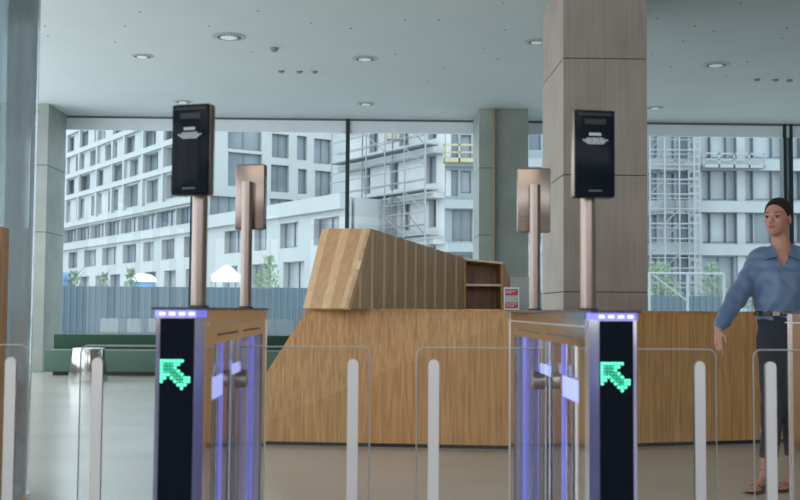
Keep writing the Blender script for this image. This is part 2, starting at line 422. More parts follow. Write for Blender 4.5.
for (px, py, w) in ((757, 79, 'leftmost'), (775.5, 79.5, 'middle'), (789.5, 79.8, 'rightmost')):
    ceil_small(px, py, .045, .03, M_grey_dot, 'ceiling_sensor', w + ' of the three small sensors on the ceiling above the woman', 'sensor', 'ceiling sensors')
dots = [(45, 26), (48, 36), (125, 26), (115, 42), (140, 12), (258, 11), (311, 23), (351, 28.5), (252, 52), (209, 26), (405, 20), (439, 20), (395, 54),
        (444, 68), (428, 81), (505, 30), (483, 48), (498, 59), (503, 3), (695, 26), (714, 31), (657, 18.5), (787, 28), (782, 38), (741, 3), (653, 54),
        (671, 67), (747, 62), (683, 41), (726, 76)]
for (px, py) in dots:
    ceil_small(px, py, .017, .006, M_grey_dot, 'ceiling_screw_cap', 'tiny grey cap dotting the white ceiling', 'screw cap', 'tiny caps on the ceiling')

# ------------------------------------------------------------------ reception desk
yl, yc, yr = 8.72, 8.43, 9.12
DL = Vector((at(222, 443, yl).x, yl, 0)); DC = Vector((at(530, 449, yc).x, yc, 0)); DR = Vector((at(845, 443, yr).x, yr, 0))
zt = 1.068
desk = empty('reception_desk', (DC.x, DC.y, 0), label='long oak reception desk with angled front behind the glass gates', cat='reception desk')
O = Vector((DC.x, DC.y, 0))
DLt = Vector((at(306.5, 309, yl).x, yl, 0)) # upper left corner of the sloping end
dep = Vector((0, .78, 0))
MB().prism([DL - O + Vector((0, 0, .03)), DC - O + Vector((0, 0, .03)), DC - O + Vector((0, 0, zt - .018)), DLt - O + Vector((0, 0, zt - .018))], dep).build('front_panel', M_oak, desk)
MB().prism([DC - O + Vector((.001, 0, .03)), DR - O + Vector((0, 0, .03)), DR - O + Vector((0, 0, zt - .018)), DC - O + Vector((.001, 0, zt - .018))], dep).build('front_panel', M_oak, desk)
ct = MB()
ct.hexa([DLt - O + Vector((-.015, -.012, zt - .018)), DC - O + Vector((0, -.012, zt - .018)), DC - O + Vector((0, .80, zt - .018)), DLt - O + Vector((-.015, .80, zt - .018))],
        [DLt - O + Vector((-.015, -.012, zt)), DC - O + Vector((0, -.012, zt)), DC - O + Vector((0, .80, zt)), DLt - O + Vector((-.015, .80, zt))])
ct.hexa([DC - O + Vector((0, -.012, zt - .018)), DR - O + Vector((0, -.012, zt - .018)), DR - O + Vector((0, .80, zt - .018)), DC - O + Vector((0, .80, zt - .018))],
        [DC - O + Vector((0, -.012, zt)), DR - O + Vector((0, -.012, zt)), DR - O + Vector((0, .80, zt)), DC - O + Vector((0, .80, zt))])
ct.build('countertop', M_oak, desk)
pl = MB()
k = Vector((.03, .03, 0))
pl.prism([DL - O + k, DC - O + k, DC - O + k + Vector((0, 0, .03)), DL - O + k + Vector((0, 0, .03))], Vector((0, .7, 0)))
pl.prism([DC - O + k, DR - O + k, DR - O + k + Vector((0, 0, .03)), DC - O + k + Vector((0, 0, .03))], Vector((0, .7, 0)))
pl.build('plinth', M_black, desk)

# oak hood standing on the counter, running back to an open shelf
BL = at(303, 303.5, 8.75); BR = at(348, 304, 8.25); TL = at(322, 228.5, 9.1); TR = at(370, 228.5, 8.58)
BL.z = BR.z = zt + .001
TE = at(464, 258, 10.3); BE = Vector((TE.x, TE.y, zt + .001))
hood = empty('oak_screen_cabinet', (BR.x, BR.y, zt), label='leaning oak slatted hood on the desk with an open shelf at its right end', cat='cabinet')
HO = Vector((BR.x, BR.y, zt))
def planks(name, A, B, C, D, fr, mats, idx, th, parent):
    """panel A-B along the bottom, D-C along the top, split into planks at fractions fr"""
    b = MB(); nrm = ((B - A).cross(D - A)).normalized() * th
    for i, (f0, f1) in enumerate(zip(fr[:-1], fr[1:])):
        b.mi = idx[i]
        q = [A.lerp(B, f0), A.lerp(B, f1), D.lerp(C, f1), D.lerp(C, f0)]
        b.prism([v - HO for v in q], nrm)
    return b.build(name, mats, parent)
planks('end_panel', BL, BR, TR, TL, [0, .15, .42, .60, .84, 1], [M_oak_light, M_oak_mid], [0, 1, 0, 1, 0], -.03, hood)
dS = (BE - BR); LS = dS.length; dS.normalize(); nS = Vector((0, 0, 1)).cross(dS).normalized() * .03
uT = (TR - BR).dot(dS); hT = TR.z - BR.z; hE = TE.z - BR.z
def top_h(u): return hT * u / uT if u < uT else hT + (hE - hT) * (u - uT) / (LS - uT)
b = MB(); cut = []
nP = Vector((dS.y, -dS.x, 0))
for px in (359, 371, 383, 394, 404.5, 414.5, 424, 434, 444, 455):
    cut += [((ray_plane(px, 290, BR, nP) - BR).dot(dS), 0), ((ray_plane(px + 2.3, 290, BR, nP) - BR).dot(dS), 1)]
prev = 0.0; kind_ = 0
for cu, kd in cut + [(LS, 0)]:
    b.mi = kind_
    ks = [prev] + ([uT] if prev < uT < cu else []) + [cu]
    pts = [BR + dS * prev, BR + dS * cu] + [BR + dS * k_ + Vector((0, 0, top_h(k_))) for k_ in ks[::-1] if top_h(k_) > 0]
    b.prism([v - HO for v in pts], nS)
    prev = cu; kind_ = 1 if kd == 0 else 0
b.build('side_panel', [M_oak_brown, M_oak_line], hood)
# top and rear boards
TLb = TL + Vector((.05, .6, -.05)); 
MB().hexa([TL - HO, TR - HO, TE - HO, TE - HO + Vector((-.45, .25, 0))], [v - HO - Vector((0, 0, .03)) for v in (TL, TR, TE, TE + Vector((-.45, .25, 0)))]).build('top_board', M_oak_brown, hood)
rb0 = Vector((TE.x - .45, TE.y + .25, BL.z))
MB().prism([v - HO for v in (BL + Vector((.03, .03, 0)), rb0, Vector((rb0.x, rb0.y, TE.z - .03)), TL + Vector((.02, 0, -.03)))], (0.0, .03, 0)).build('rear_panel', M_oak_mid, hood)
# open shelf (parts of the same fitted unit)
SX1t = at(503, 262, 10.3); SX1b = at(521, 304, 10.3)
y0s, y1s = 10.3, 10.68
zT0, zT1 = TE.z, SX1t.z
shx = TE.x
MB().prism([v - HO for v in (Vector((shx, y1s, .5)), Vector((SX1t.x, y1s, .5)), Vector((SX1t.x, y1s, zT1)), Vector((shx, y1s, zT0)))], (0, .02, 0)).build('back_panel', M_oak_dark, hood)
MB().hexa([v - HO for v in (Vector((shx - .02, y0s, zT0 - .02)), Vector((SX1t.x, y0s, zT1 - .02)), Vector((SX1t.x, y1s + .02, zT1 - .02)), Vector((shx - .02, y1s + .02, zT0 - .02)))],
          [v - HO for v in (Vector((shx - .02, y0s, zT0)), Vector((SX1t.x, y0s, zT1)), Vector((SX1t.x, y1s + .02, zT1)), Vector((shx - .02, y1s + .02, zT0)))]).build('shelf_top', M_oak_line, hood)
MB().box(SX1t.x - .02 - HO.x, SX1t.x - HO.x, y0s - HO.y, y1s + .02 - HO.y, .02 - zt, zT1 - .02 - zt).build('shelf_side', M_oak_mid, hood)
MB().prism([v - HO for v in (Vector((SX1t.x + .001, y0s, zT1 - .001)), Vector((SX1t.x + .001, y0s, SX1b.z - .3)), Vector((SX1b.x + (SX1b.x - SX1t.x) * .3 / (zT1 - SX1b.z), y0s, SX1b.z - .3)))], (0, .40, 0)).build('slanted_end', M_oak_dark2, hood)
MB().box(shx - HO.x, shx + .02 - HO.x, y0s - HO.y, y1s - HO.y, .02 - zt, zT0 - .03 - zt).build('shelf_side', M_oak_mid, hood)
for zz, nm in ((at(480, 285, 10.3).z, 'shelf'), (at(480, 308, 10.3).z - .02, 'shelf'), (.45, 'shelf')):
    MB().box(shx + .02 - HO.x, SX1t.x + .02 - HO.x, y0s + .005 - HO.y, y1s - HO.y, zz - .01 - zt, zz + .01 - zt).build(nm, M_oak_line, hood)

# leaflet stand
M_red = mat('red_print', (0.45, 0.05, 0.07), 0.5); M_greyp = mat('grey_blue_print', (0.36, 0.42, 0.46), 0.5)
P = at(511.5, 307, 8.9)
ls = empty('sign_holder', (P.x, 8.9, zt), label='small red and white notice in an upright holder on the desk', cat='sign')
MB().box(-.063, .063, 0, .006, 0, .182, bev=.001).box(-.063, .063, -.03, .05, 0, .004).build('holder', M_white, ls)
for za_, zb_ in ((.118, .168), (.012, .058)): MB().box(-.052, .052, -.002, -.0005, za_, zb_).build('red_block', M_red, ls)
MB().box(-.052, .052, -.002, -.0005, .058, .118).build('grey_block', M_greyp, ls)
tx = MB()
for (x0, x1_, z) in ((-.045, .03, .148), (-.045, .0, .134), (-.045, .04, .044), (-.045, .02, .028), (-.045, .045, .1), (-.045, .02, .086), (-.045, .035, .072)):
    x = x0
    while x < x1_:
        w_ = rnd.uniform(.008, .02); tx.box(x, min(x + w_, x1_), -.0032, -.0018, z, z + .006); x += w_ + .004
tx.build('print', M_white, ls)
# monitor back behind the desk
P = at(518, 300, 9.6)
mo = empty('desk_monitor', (P.x + .03, 9.35, zt - .36), rz=R(-20), label='grey display panel on a floor stand beside the open oak shelf', cat='display')
MB().box(-.13, .13, -.012, .012, .36, .64, bev=.004).build('housing', M_alu_mid, mo)
MB().box(-.012, .012, .012, .03, -(zt - .36), .5).box(-.11, .11, -.08, .12, -(zt - .36), -(zt - .375), bev=.003).build('stand', M_brushed, mo)

# ------------------------------------------------------------------ bench, side table
yb0 = 17.35
bx0 = at(43.5, 360, yb0).x; bx1 = at(315, 360, yb0).x
bench = empty('upholstered_bench', ((bx0 + bx1) / 2, 17.7, 0), label='long green upholstered bench below the window on the left', cat='bench')
hw = (bx1 - bx0) / 2; cxb = (bx0 + bx1) / 2
MB().box(-hw + .12, hw - .1, -.25, .3, 0, .06).build('plinth', M_black, bench)
zs_ = at(60, 350, yb0).z
MB().box(-hw, hw, -.35, .40, .06, zs_, bev=.02).build('seat', M_green_seat, bench, smooth='auto')
zb_ = at(60, 334, 17.9).z
MB().box(at(54.5, 340, 17.9).x - cxb, hw, .15, .40, zs_, zb_, bev=.015).build('backrest', M_green_back, bench, smooth='auto')
P = at(88, 379.5, 16.1)
st = empty('side_table', (P.x, 16.1, 0), label='tapered polished steel side table standing in front of the green bench', cat='side table')
ztb = at(88, 348, 16.1).z
MB().lathe([(.278, 0), (.28, .01), (.222, ztb - .012), (.215, ztb - .012)], seg=48).build('base', mat('mirror_steel_drum', (0.42, 0.43, 0.43), 0.12, 1.0), st, smooth='auto')
MB().lathe([(.20, ztb - .012), (.225, ztb - .012), (.225, ztb), (.2, ztb)], seg=48).build('tabletop', M_white, st, smooth='auto')
# low frosted glass screen behind the bench
gx0, gx1 = at(100, 330, 18.6).x, at(293, 330, 18.6).x
gs = empty('low_glass_screen', ((gx0 + gx1) / 2, 18.6, 0), label='low pale glass screen between the green bench and the window', cat='glass screen')
hz = at(280, 319.5, 18.6).z
MB().box(-(gx1 - gx0) / 2, (gx1 - gx0) / 2, -.006, .006, .05, hz, bev=.003).build('glass_pane', thin_glass('pale_screen_glass', (.9, .95, .96), 1, 0, .22), gs)
MB().box(-(gx1 - gx0) / 2, (gx1 - gx0) / 2, -.03, .03, 0, .05).build('base_rail', M_alu_mid, gs)

# ------------------------------------------------------------------ turnstiles
CW = .055; LEN = 1.55; TOPZ = 1.0625
def make_turnstile(label, dl=0.0, dr=0.0):
    r = empty('turnstile', (0, 0, 0), label=label, cat='turnstile', group='gate cabinets')
    # end posts with chamfered corners (plan polygon extruded up)
    def plan(y_front, y_back, sgn=1):
        return [(-CW, y_back), (-CW, y_front + sgn * .035), (-CW + .016, y_front), (CW - .016, y_front), (CW, y_front + sgn * .035), (CW, y_back)]
    for (yf, yb_, sg) in ((0, .085, 1), (LEN, LEN - .085, -1)):
        MB().prism([(x, y, .08) for x, y in plan(yf, yb_, sg)], (0, 0, TOPZ - (.022 if sg > 0 else .006) - .08)).build('end_post', M_chrome, r)
    MB().box(-CW + .005, CW - .005, .03, LEN - .03, 0, .08).build('plinth', M_brushed, r)
    # front black display with LED arrow
    disp = MB().box(-.0385, .0385, -.004, .004, .10, TOPZ - .024, bev=.0015).build('display_panel', M_black_glass, r)
    pat = ["1111111..", "111111...", "11111....", "111111...", "1111111..", "11.111111", "1...11111", ".....111.", "......1.."]
    core = {(2, 2), (3, 2), (2, 3), (3, 3), (4, 3), (3, 4), (4, 4), (5, 4), (4, 5), (5, 5), (6, 5), (5, 6), (6, 6), (1, 1), (2, 1), (1, 2), (3, 1), (1, 3)}
    b = MB(); pitch = .0076; ax0 = -.0335; az0 = 1.06 - .1175
    for j, row in enumerate(pat):
        for i, c in enumerate(row):
            if c == '1':
                b.mi = 1 if (i, j) in core else 0
                x = ax0 + i * pitch; z = az0 - j * pitch
                b.tube((x, -.006, z), (x, -.003, z), .0034, seg=10)
    b.build('led_arrow', [M_green_led, M_green_dim], disp)
    # light strip under the black cap
    def strip(yf, sg):
        pts = [(x * 1.0 + (0.002 if x > 0 else -.002), y - sg * .003) for x, y in plan(yf, yf + sg * .06, sg)]
        return MB().prism([(x, y, TOPZ - .022) for x, y in pts], (0, 0, .016)).build('light_strip', M_blue_led, r)
    ls_ = strip(0, 1)
    for x in (-.034, -.012, .010, .032): MB().box(x - .007, x + .007, -.0055, -.0025, TOPZ - .018, TOPZ - .011, bev=.001).build('led_bulb', M_blue_core, ls_)
    for yf, yb_ in ((-.004, .14), (LEN + .004, LEN - .14)):
        MB().box(-CW - .003, CW + .003, min(yf, yb_), max(yf, yb_), TOPZ - .006, TOPZ).build('end_cap', M_black, r)
    MB().box(-CW - .002, CW + .002, .14, LEN - .14, TOPZ - .006, TOPZ).build('top_plate', M_black, r)
    # side panels with a glazed opening
    for sd in (-1, 1):
        xo, xi = sd * CW, sd * (CW - .008)
        s = MB()
        x0_, x1_ = min(xo, xi), max(xo, xi)
        s.box(x0_, x1_, .085, LEN - .085, .975, TOPZ - .006)
        s.box(x0_, x1_, .085, LEN - .085, .08, .16)
        s.box(x0_, x1_, .085, .165, .16, .975); s.box(x0_, x1_, LEN - .18, LEN - .085, .16, .975)
        sp = s.build('side_panel', M_steel, r)
        MB().box(min(xo, xo + sd * .003), max(xo, xo + sd * .003), .10, LEN - .02, 1.022, 1.026).box(min(xo, xo + sd * .003), max(xo, xo + sd * .003), LEN - .055, LEN - .05, .08, 1.022).build('trim_line', M_brushed, sp)
        MB().box(min(xo, xo + sd * .001), max(xo, xo + sd * .001), .25, .66, .993, .998).box(min(xo, xo + sd * .001), max(xo, xo + sd * .001), .80, 1.28, .993, .998).build('slot', M_black, sp)
        MB().box(sd * (CW - .006) - .002, sd * (CW - .006) + .002, .165, LEN - .18, .16, .975).build('glass_pane', M_side_glass, sp)
    # works inside: centre post at the wing hinge, tubes, light columns, glowing bars standing in for reflections
    for y, rr_, m_ in ((.30, .012, M_chrome), (.46, .018, M_brushed), (.62, .010, M_steel), (.92, .016, M_chrome), (1.08, .014, M_brushed)):
        MB().tube((0, y, .1), (0, y, TOPZ - .02), rr_, seg=20).build('inner_post', m_, r, smooth='auto')
    MB().box(-.004, .004, .20, LEN - .2, .12, 1.0).build('core_plate', M_steel, r)
    for sd in (-1, 1):
        for (ya_, yb2) in ((.52, .55), (1.25, 1.34), (.19, .21)):
            MB().box(sd * .026 - .004, sd * .026 + .004, ya_, yb2, .16, .98).build('blue_light_column', M_blue_led, r)
        for (ya_, yb2, za_, zb_) in ((.19, .50, .83, .885), (.72, .90, .87, .90)):
            MB().box(sd * .0335 - .0025, sd * .0335 + .0025, ya_, yb2, za_, zb_).build('reflection_bar', M_blue_reflect, r)
    MB().tube((-.044, 1.0, .84), (.044, 1.0, .84), .028, seg=24).build('drive_wheel', M_brushed, r, smooth='auto')
    # glass wings reaching into the lanes on both sides
    yw = .70; gap = .067; lane = .99
    for sd in (-1, 1):
        xe = sd * (lane / 2 - gap + (dr if sd > 0 else dl)); xs_ = sd * (CW + .002)
        zt_, zb2, rr_ = .9515, .14, .022
        pts = [(xs_, zb2), (xe, zb2)]
        for k_ in range(7):
            a_ = R(90 * k_ / 6); pts.append((xe - sd * rr_ + sd * rr_ * math.cos(a_), zt_ - rr_ + rr_ * math.sin(a_)))
        pts.append((xs_, zt_))
        g = MB().prism([(x, yw - .006, z) for x, z in pts], (0, .012, 0)).build('glass_wing', M_wing_glass, r)
        # ground edge of the pane
        e = MB(); ep = pts[1:]
        for p0, p1 in zip(ep[:-1], ep[1:]):
            e.tube((p0[0], yw, p0[1]), (p1[0], yw, p1[1]), .0022, seg=8)
        e.build('pane_edge', M_glass_edge, g)
        hx = xe - sd * .049; hp = []
        for k_ in range(13):
            a_ = R(180 * k_ / 12); hp.append((hx + .0155 * math.cos(a_), .902 + .0155 * math.sin(a_)))
        hp += [(hx - .0155, .18), (hx + .0155, .18)]
        MB().prism([(x, yw - .0075, z) for x, z in hp], (0, .015, 0)).build('frosted_strip', M_frost, g)
    return r

CX = [-1.4275, -.4375, .5535, 1.5755]
YF = 2.49
for i, lab, dl, dr in ((1, 'gate cabinet with green arrow left of centre, carrying two terminals', -.030, .004),
                       (2, 'gate cabinet with green arrow right of centre, carrying two terminals', -.004, .019),
                       (0, 'gate cabinet out past the left edge, only its glass wing showing', 0, .016),
                       (3, 'gate cabinet cut by the right edge, in front of the woman', .037, 0)):
    make_turnstile(lab, dl, dr).location = (CX[i], YF, 0)

def make_terminal(pole_top, head_z0, head_z1, label, loc, yaw, w=.108, lab_group='access terminals'):
    """screen faces local -Y"""
    r = empty('access_terminal', loc, yaw, label=label, cat='access terminal', group=lab_group)
    t_ = .034
    MB().tube((0, 0, .003), (0, 0, pole_top), .0195, seg=28).build('pole', M_bronze, r, smooth='auto')
    MB().lathe([(.026, 0), (.026, .004), (.020, .006)], seg=28).build('pole_foot', M_black, r, smooth='auto')
    MB().box(-.019, .019, -.028, .0, head_z0 + .03, pole_top, bev=.002).build('bracket', M_bronze, r)
    yb_ = -.022
    MB().box(-w / 2, w / 2, yb_ - t_ + .006, yb_, head_z0, head_z1, bev=.007).build('housing', M_bronze, r, smooth='auto')
    s = MB().box(-w / 2 + .001, w / 2 - .001, yb_ - t_ - .004, yb_ - t_ + .008, head_z0 + .001, head_z1 - .001, bev=.0055).build('screen', M_screen, r, smooth='auto')
    ys = yb_ - t_ - .0045
    MB().box(-.044, .044, ys, ys + .0004, head_z1 - .016, head_z1 - .009, bev=.0001).box(-.028, .028, ys, ys + .0004, head_z1 - .038, head_z1 - .024).build('sensor_bar', M_screen_dim, s)
    b = MB()
    zc = head_z1 - .067
    x = -.016
    for w_ in (.006, .0045, .0045, .0045, .0045, .0045): b.box(x, x + w_ * .86, ys - .0003, ys + .0003, zc, zc + .007); x += w_ + .0006
    rr = random.Random(4)
    for q_, hwid in enumerate((.022, .033, .028, .021)):
        x = -hwid; z_ = zc - .0085 - q_ * .0042
        while x < hwid:
            w_ = rr.uniform(.004, .010); b.box(x, min(x + w_, hwid), ys - .0003, ys + .0003, z_, z_ + .0026); x += w_ + .0016
    b.build('screen_text', M_text, s); b = MB()
    x = -.018
    while x < .016: b.box(x, x + .0035, ys - .0003, ys + .0003, head_z0 + .016, head_z0 + .019); x += .0045
    b.build('maker_label', M_label, s)
    return r
def term(px, py_top, py_bot, Y, cx, yaw, label, pole_py=None, w=.108):
    z1 = at(px, py_top, Y).z; z0 = at(px, py_bot, Y).z
    pt = at(px, pole_py, Y).z if pole_py else z0 + .07
    return make_terminal(pt - TOPZ, z0 - TOPZ, z1 - TOPZ, label, (cx, Y, TOPZ), yaw, w)
term(192, 107.5, 197.5, 2.80, at(199.5, 250, 2.80).x, R(-20), 'terminal with dark screen facing us on the left gate cabinet', w=.106)
term(592, 113.5, 200, 2.80, at(588, 250, 2.80).x, R(7), 'terminal with dark screen facing us on the right gate cabinet', w=.108)
term(250, 163, 229, 3.78, at(246.5, 250, 3.78).x, R(180 - 12), 'terminal seen from its metal back on the left gate cabinet', 182, w=.106)
term(536, 167, 232, 3.78, at(534.8, 250, 3.78).x, R(180 - 2), 'terminal seen from its metal back on the right gate cabinet', 185, w=.117)

# ------------------------------------------------------------------ outside
M_ground = mat('pale_paving', (0.50, 0.51, 0.50), 0.9, noise=0.1, nscale=0.5)
MB().box(-90, 60, YW + .16, 200, -.3, -.12).build('ground', M_ground, kind='structure')
M_fac = mat('white_render_facade', (0.300, 0.320, 0.325), 0.8, noise=0.04, nscale=.4)
M_fac_grey = mat('grey_panel_facade', (0.185, 0.215, 0.235), 0.8, noise=0.05, nscale=.4)
M_fac_bright = mat('brightened_white_facade', (0.46, 0.475, 0.48), 0.8, noise=.06, nscale=.7)  # facade white raised in colour to offset the shade under the scaffolding
M_fac2 = mat('pale_grey_render', (0.235, 0.26, 0.275), 0.8, noise=0.05, nscale=.4)
M_pane = mat('facade_window_glass', (0.150, 0.180, 0.205), 0.25, spec=0.35, noise=.35, nscale=.25)  # outdoor haze is put into the pane colour as extra paleness
M_pane_light = mat('curtained_window', (0.235, 0.265, 0.290), 0.4, noise=.15, nscale=.3)
M_pane_blue = mat('blue_window_glass', (0.100, 0.140, 0.180), 0.25, spec=0.35)
M_wframe = mat('grey_window_frame', (0.110, 0.130, 0.145), 0.6)
M_scaf = mat('galvanised_scaffold', (0.200, 0.220, 0.235), 0.5)
M_scaf_dark = mat('dark_grey_scaffold_tube', (0.150, 0.165, 0.180), 0.6)  # darker grey than the main scaffold tubes
M_yellow = mat('yellow_painted_guard', (0.300, 0.275, 0.170), 0.7)
M_fence = mat('blue_grey_hoarding', (0.062, 0.095, 0.120), 0.6, noise=.08, nscale=.6)
M_leaf = mat('pale_green_leaves', (0.130, 0.200, 0.120), 0.8, noise=.3, nscale=1)
M_bark = mat('bark', (0.118, 0.098, 0.076), 0.9)

def facade(name, label, p0, du, L_, Ht, wins, wall_m, depth=10.0, thick=.55, extra=None):
    """wins: (u0,u1,z0,z1,material,n_mullions). du = unit direction of the facade, p0 its base corner"""
    root = empty(name, p0, math.atan2(du[1], du[0]), label=label, cat='building')
    us = sorted({0, L_} | {w[0] for w in wins} | {w[1] for w in wins})
    # merge runs per z band
    zs = sorted({0, Ht} | {w[2] for w in wins} | {w[3] for w in wins})
    b = MB()
    sgn = 1 if extra is None else extra
    for za, zb in zip(zs[:-1], zs[1:]):
        zm = (za + zb) / 2
        occ = sorted([(w[0], w[1]) for w in wins if w[2] < zm < w[3]])
        u = 0
        for a_, c_ in occ:
            if a_ > u + .01: b.box(u, a_, min(0, sgn * thick), max(0, sgn * thick), za, zb)
            u = max(u, c_)
        if u < L_ - .01: b.box(u, L_, min(0, sgn * thick), max(0, sgn * thick), za, zb)
    b.box(0, L_, min(sgn * (thick + .25), sgn * depth), max(sgn * (thick + .25), sgn * depth), 0, Ht - .05)
    b.build('wall', wall_m, root)
    for (u0, u1, z0, z1, m_, nm) in wins:
        w = MB(); ya_, yb_ = sgn * thick, sgn * (thick + .2)
        w.box(u0, u1, min(ya_, yb_), max(ya_, yb_), z0, z1)
        w.mi = 1
        yc0, yc1 = sgn * (thick - .08), sgn * thick
        for q_ in range(nm + 1):
            uu = u0 + (u1 - u0) * q_ / nm if nm else u0
            w.box(uu - .06, uu + .06, min(yc0, yc1), max(yc0, yc1), z0, z1)
        w.box(u0, u1, min(yc0, yc1), max(yc0, yc1), z0, z0 + .12)
        w.build('window', [m_, M_wframe], root)
    return root

# long white building on the left, running away from us
dA = Vector((-.522, .853, 0)).normalized()
pA0 = Vector((at(200, 300, 100).x, 100, 0))
nA = Vector((dA.y, -dA.x, 0))
def uA(px): return (ray_plane(px, 300, pA0, nA) - pA0).dot(dA)
ra = random.Random(21)
u_lo, u_mid, u_hi = uA(344), uA(203), uA(40)
base = pA0 + dA * u_lo
def rowwins(ua, ub, z0, z1, step, wmin, wmax, jig=0.0, mats=(M_pane, M_pane_light, M_pane)):
    out = []; u = ua + .8
    while u < ub - step * .5:
        w = ra.uniform(wmin, wmax); dz = ra.uniform(-jig, jig)
        out.append((u - u_lo, u - u_lo + w, z0 + dz, z1 + dz, ra.choice(mats), 1 if w < 2 else 2)); u += w + ra.uniform(step * .38, step * .55)
    return out
pw = rowwins(u_lo, u_mid, .3, 4.7, 5, 3.0, 3.6) + rowwins(u_lo, u_mid, 5.8, 7.75, 5, 2.2, 4.2)
facade('office_building', 'low white podium building beyond the hoarding, between left gate and desk', base, dA, u_mid - u_lo, 9.1, pw, M_fac, extra=-1, depth=8)
base2 = pA0 + dA * (u_mid + 1.4)
off = u_mid + 1.4 - u_lo
wa = []
for (z0, z1, st_, a_, c_) in ((.3, 4.7, 5.5, 2.4, 3.6), (5.8, 7.75, 5, 2.6, 5.2), (11.7, 14.0, 5, 2.4, 4.4), (14.9, 16.7, 5, 2.4, 4.4), (17.5, 19.3, 5, 2.4, 4.4), (20.2, 22.0, 5, 2.6, 4.4)):
    wa += [(u0 - off, u1 - off, p_, q_, m_, n_) for (u0, u1, p_, q_, m_, n_) in rowwins(u_mid, u_hi, z0, z1, st_, a_, c_, .0)]
u = .3
while u < u_hi - u_mid - 3:
    wa.append((u, u + 5.2, 9.0, 10.6, ra.choice((M_pane, M_pane, M_pane_blue)), 4)); u += 5.35
bA = facade('apartment_building', 'long white apartment building with staggered deep windows behind the left hoarding', base2, dA, u_hi - u_mid, 26, wa, M_fac, extra=-1, depth=12, thick=.65)
fn = MB()
for z in (8.35, 11.1, 14.5, 17.1, 19.75, 22.5):
    fn.box(0, u_hi - u_mid, 0, .35, z - .28, z + .28)
for k_ in range(9):
    uu = 3 + k_ * 5.4 + ra.uniform(-1, 1); fn.box(uu, uu + .5, 0, .3, 11.1, 26)
fn.build('projecting_frame', M_fac, bA)
bandP = MB(); bandP.box(0, u_mid - u_lo, 0, .4, 8.2, 9.3)
# round pillars and band on the podium are part of its own face
pod = [o for o in COL.objects if o.name.startswith('office_building')][0]
bandP.build('roof_band', M_fac, pod)

# tower rising above the podium
dB = Vector((.853, .522, 0)).normalized()
pB = pA0 + dA * u_mid + dA * .02 - dB * .3; nB = Vector((dB.y, -dB.x, 0))
def rect(px0, py0, px1, py1, p0, du, nn, m_, nm):
    a_ = ray_plane(px0, (py0 + py1) / 2, p0, nn); c_ = ray_plane(px1, (py0 + py1) / 2, p0, nn)
    pm = (px0 + px1) / 2
    return ((a_ - p0).dot(du), (c_ - p0).dot(du), ray_plane(pm, py1, p0, nn).z, ray_plane(pm, py0, p0, nn).z, m_, nm)
wb_ = [rect(*q, pB, dB, nB, M_pane, n_) for q, n_ in (((228, 118, 262, 150), 2), ((228, 153, 262, 187), 2), ((272, 134, 289, 158), 2), ((297, 136, 307, 160), 1), ((314, 139, 332, 164), 2),
      ((271, 165, 289, 192), 2), ((298, 169, 307, 194), 1), ((315, 171, 332, 197), 2), ((210, 197, 262, 216), 5), ((270, 199, 293, 214), 2), ((297, 201, 345, 214), 4), ((272, 104, 289, 127), 2), ((297, 106, 307, 129), 1), ((314, 109, 332, 132), 2))]
LB = (ray_plane(362, 300, pB, nB) - pB).dot(dB)
facade('apartment_tower', 'white tower block with square windows above the podium, left of the scaffolding', pB, dB, LB, 24, wb_, M_fac, depth=1.3, thick=.45)

# scaffolded building: left wing running away, front block facing us
pC = Vector((at(444, 300, 75).x, 75, 0))
def uC(px): return (ray_plane(px, 300, pC, nA) - pC).dot(dA)
LC = uC(346)
wc = []
for z0 in (4.2, 7.4, 10.5, 13.6, 16.7):
    u = 1.0
    while u < LC - 2:
        w = ra.uniform(.8, 1.5); wc.append((u, u + w, z0 - .6, z0 + 1.4, ra.choice((M_pane_light, M_pane, M_pane_light)), 1)); u += w + ra.uniform(1.6, 3.6)
wing = facade('unfinished_building', 'white unfinished building wing wrapped in scaffolding, right of the dark mullion', pC, dA, LC, 20, wc, M_fac_bright, extra=-1, depth=8)
sl = MB()
for z in (2.6, 5.75, 8.9, 12.0, 15.1, 18.2): sl.box(0, LC, 0, .9, z - .18, z + .18)
sl.build('floor_slab', M_fac, wing)
def scaffold(label, p0, du, L_, z1, lift=1.55, bay=2.0, off=1.2, decks=(1, 3, 5), seed=1, m=None, nk=None):
    rs = random.Random(seed)
    r = empty('scaffolding', p0, math.atan2(du[1], du[0]), label=label, cat='scaffolding', group='scaffolding on the building site')
    nn = int(L_ / bay)
    for k_ in range(nn + 1):
        MB().tube((k_ * bay, off * nk, 0), (k_ * bay, off * nk, z1), .06, seg=6).build('standard', m or M_scaf, r)
    z = lift; j = 0
    while z < z1:
        MB().tube((0, off * nk, z), (L_, off * nk, z), .05, seg=6).tube((0, off * nk, z + .7), (L_, off * nk, z + .7), .035, seg=6).build('ledger', m or M_scaf, r)
        if j in decks:
            ya_, yb_ = sorted((off * nk, .5 * nk)); MB().box(0, L_, ya_, yb_, z - .05, z + .05).build('deck', M_scaf, r)
        if rs.random() < .8:
            k_ = rs.randrange(max(1, nn - 1)); MB().tube((k_ * bay, off * nk, z), ((k_ + 1) * bay, off * nk, z + lift), .045, seg=6).build('brace', M_scaf_dark, r)
        z += lift; j += 1
    return r
scaffold('tube scaffolding along the white wing right of the dark mullion', pC, dA, LC, 18.5, decks=(1, 3, 5, 7, 9), nk=1, off=1.6, bay=2.6)
scaffold('dark inner scaffolding poles along the white wing right of the dark mullion', pC + dA * .7, dA, LC - 1.2, 18.5, decks=(), nk=1, off=1.15, bay=4.2, lift=3.1, seed=5, m=M_scaf_dark)

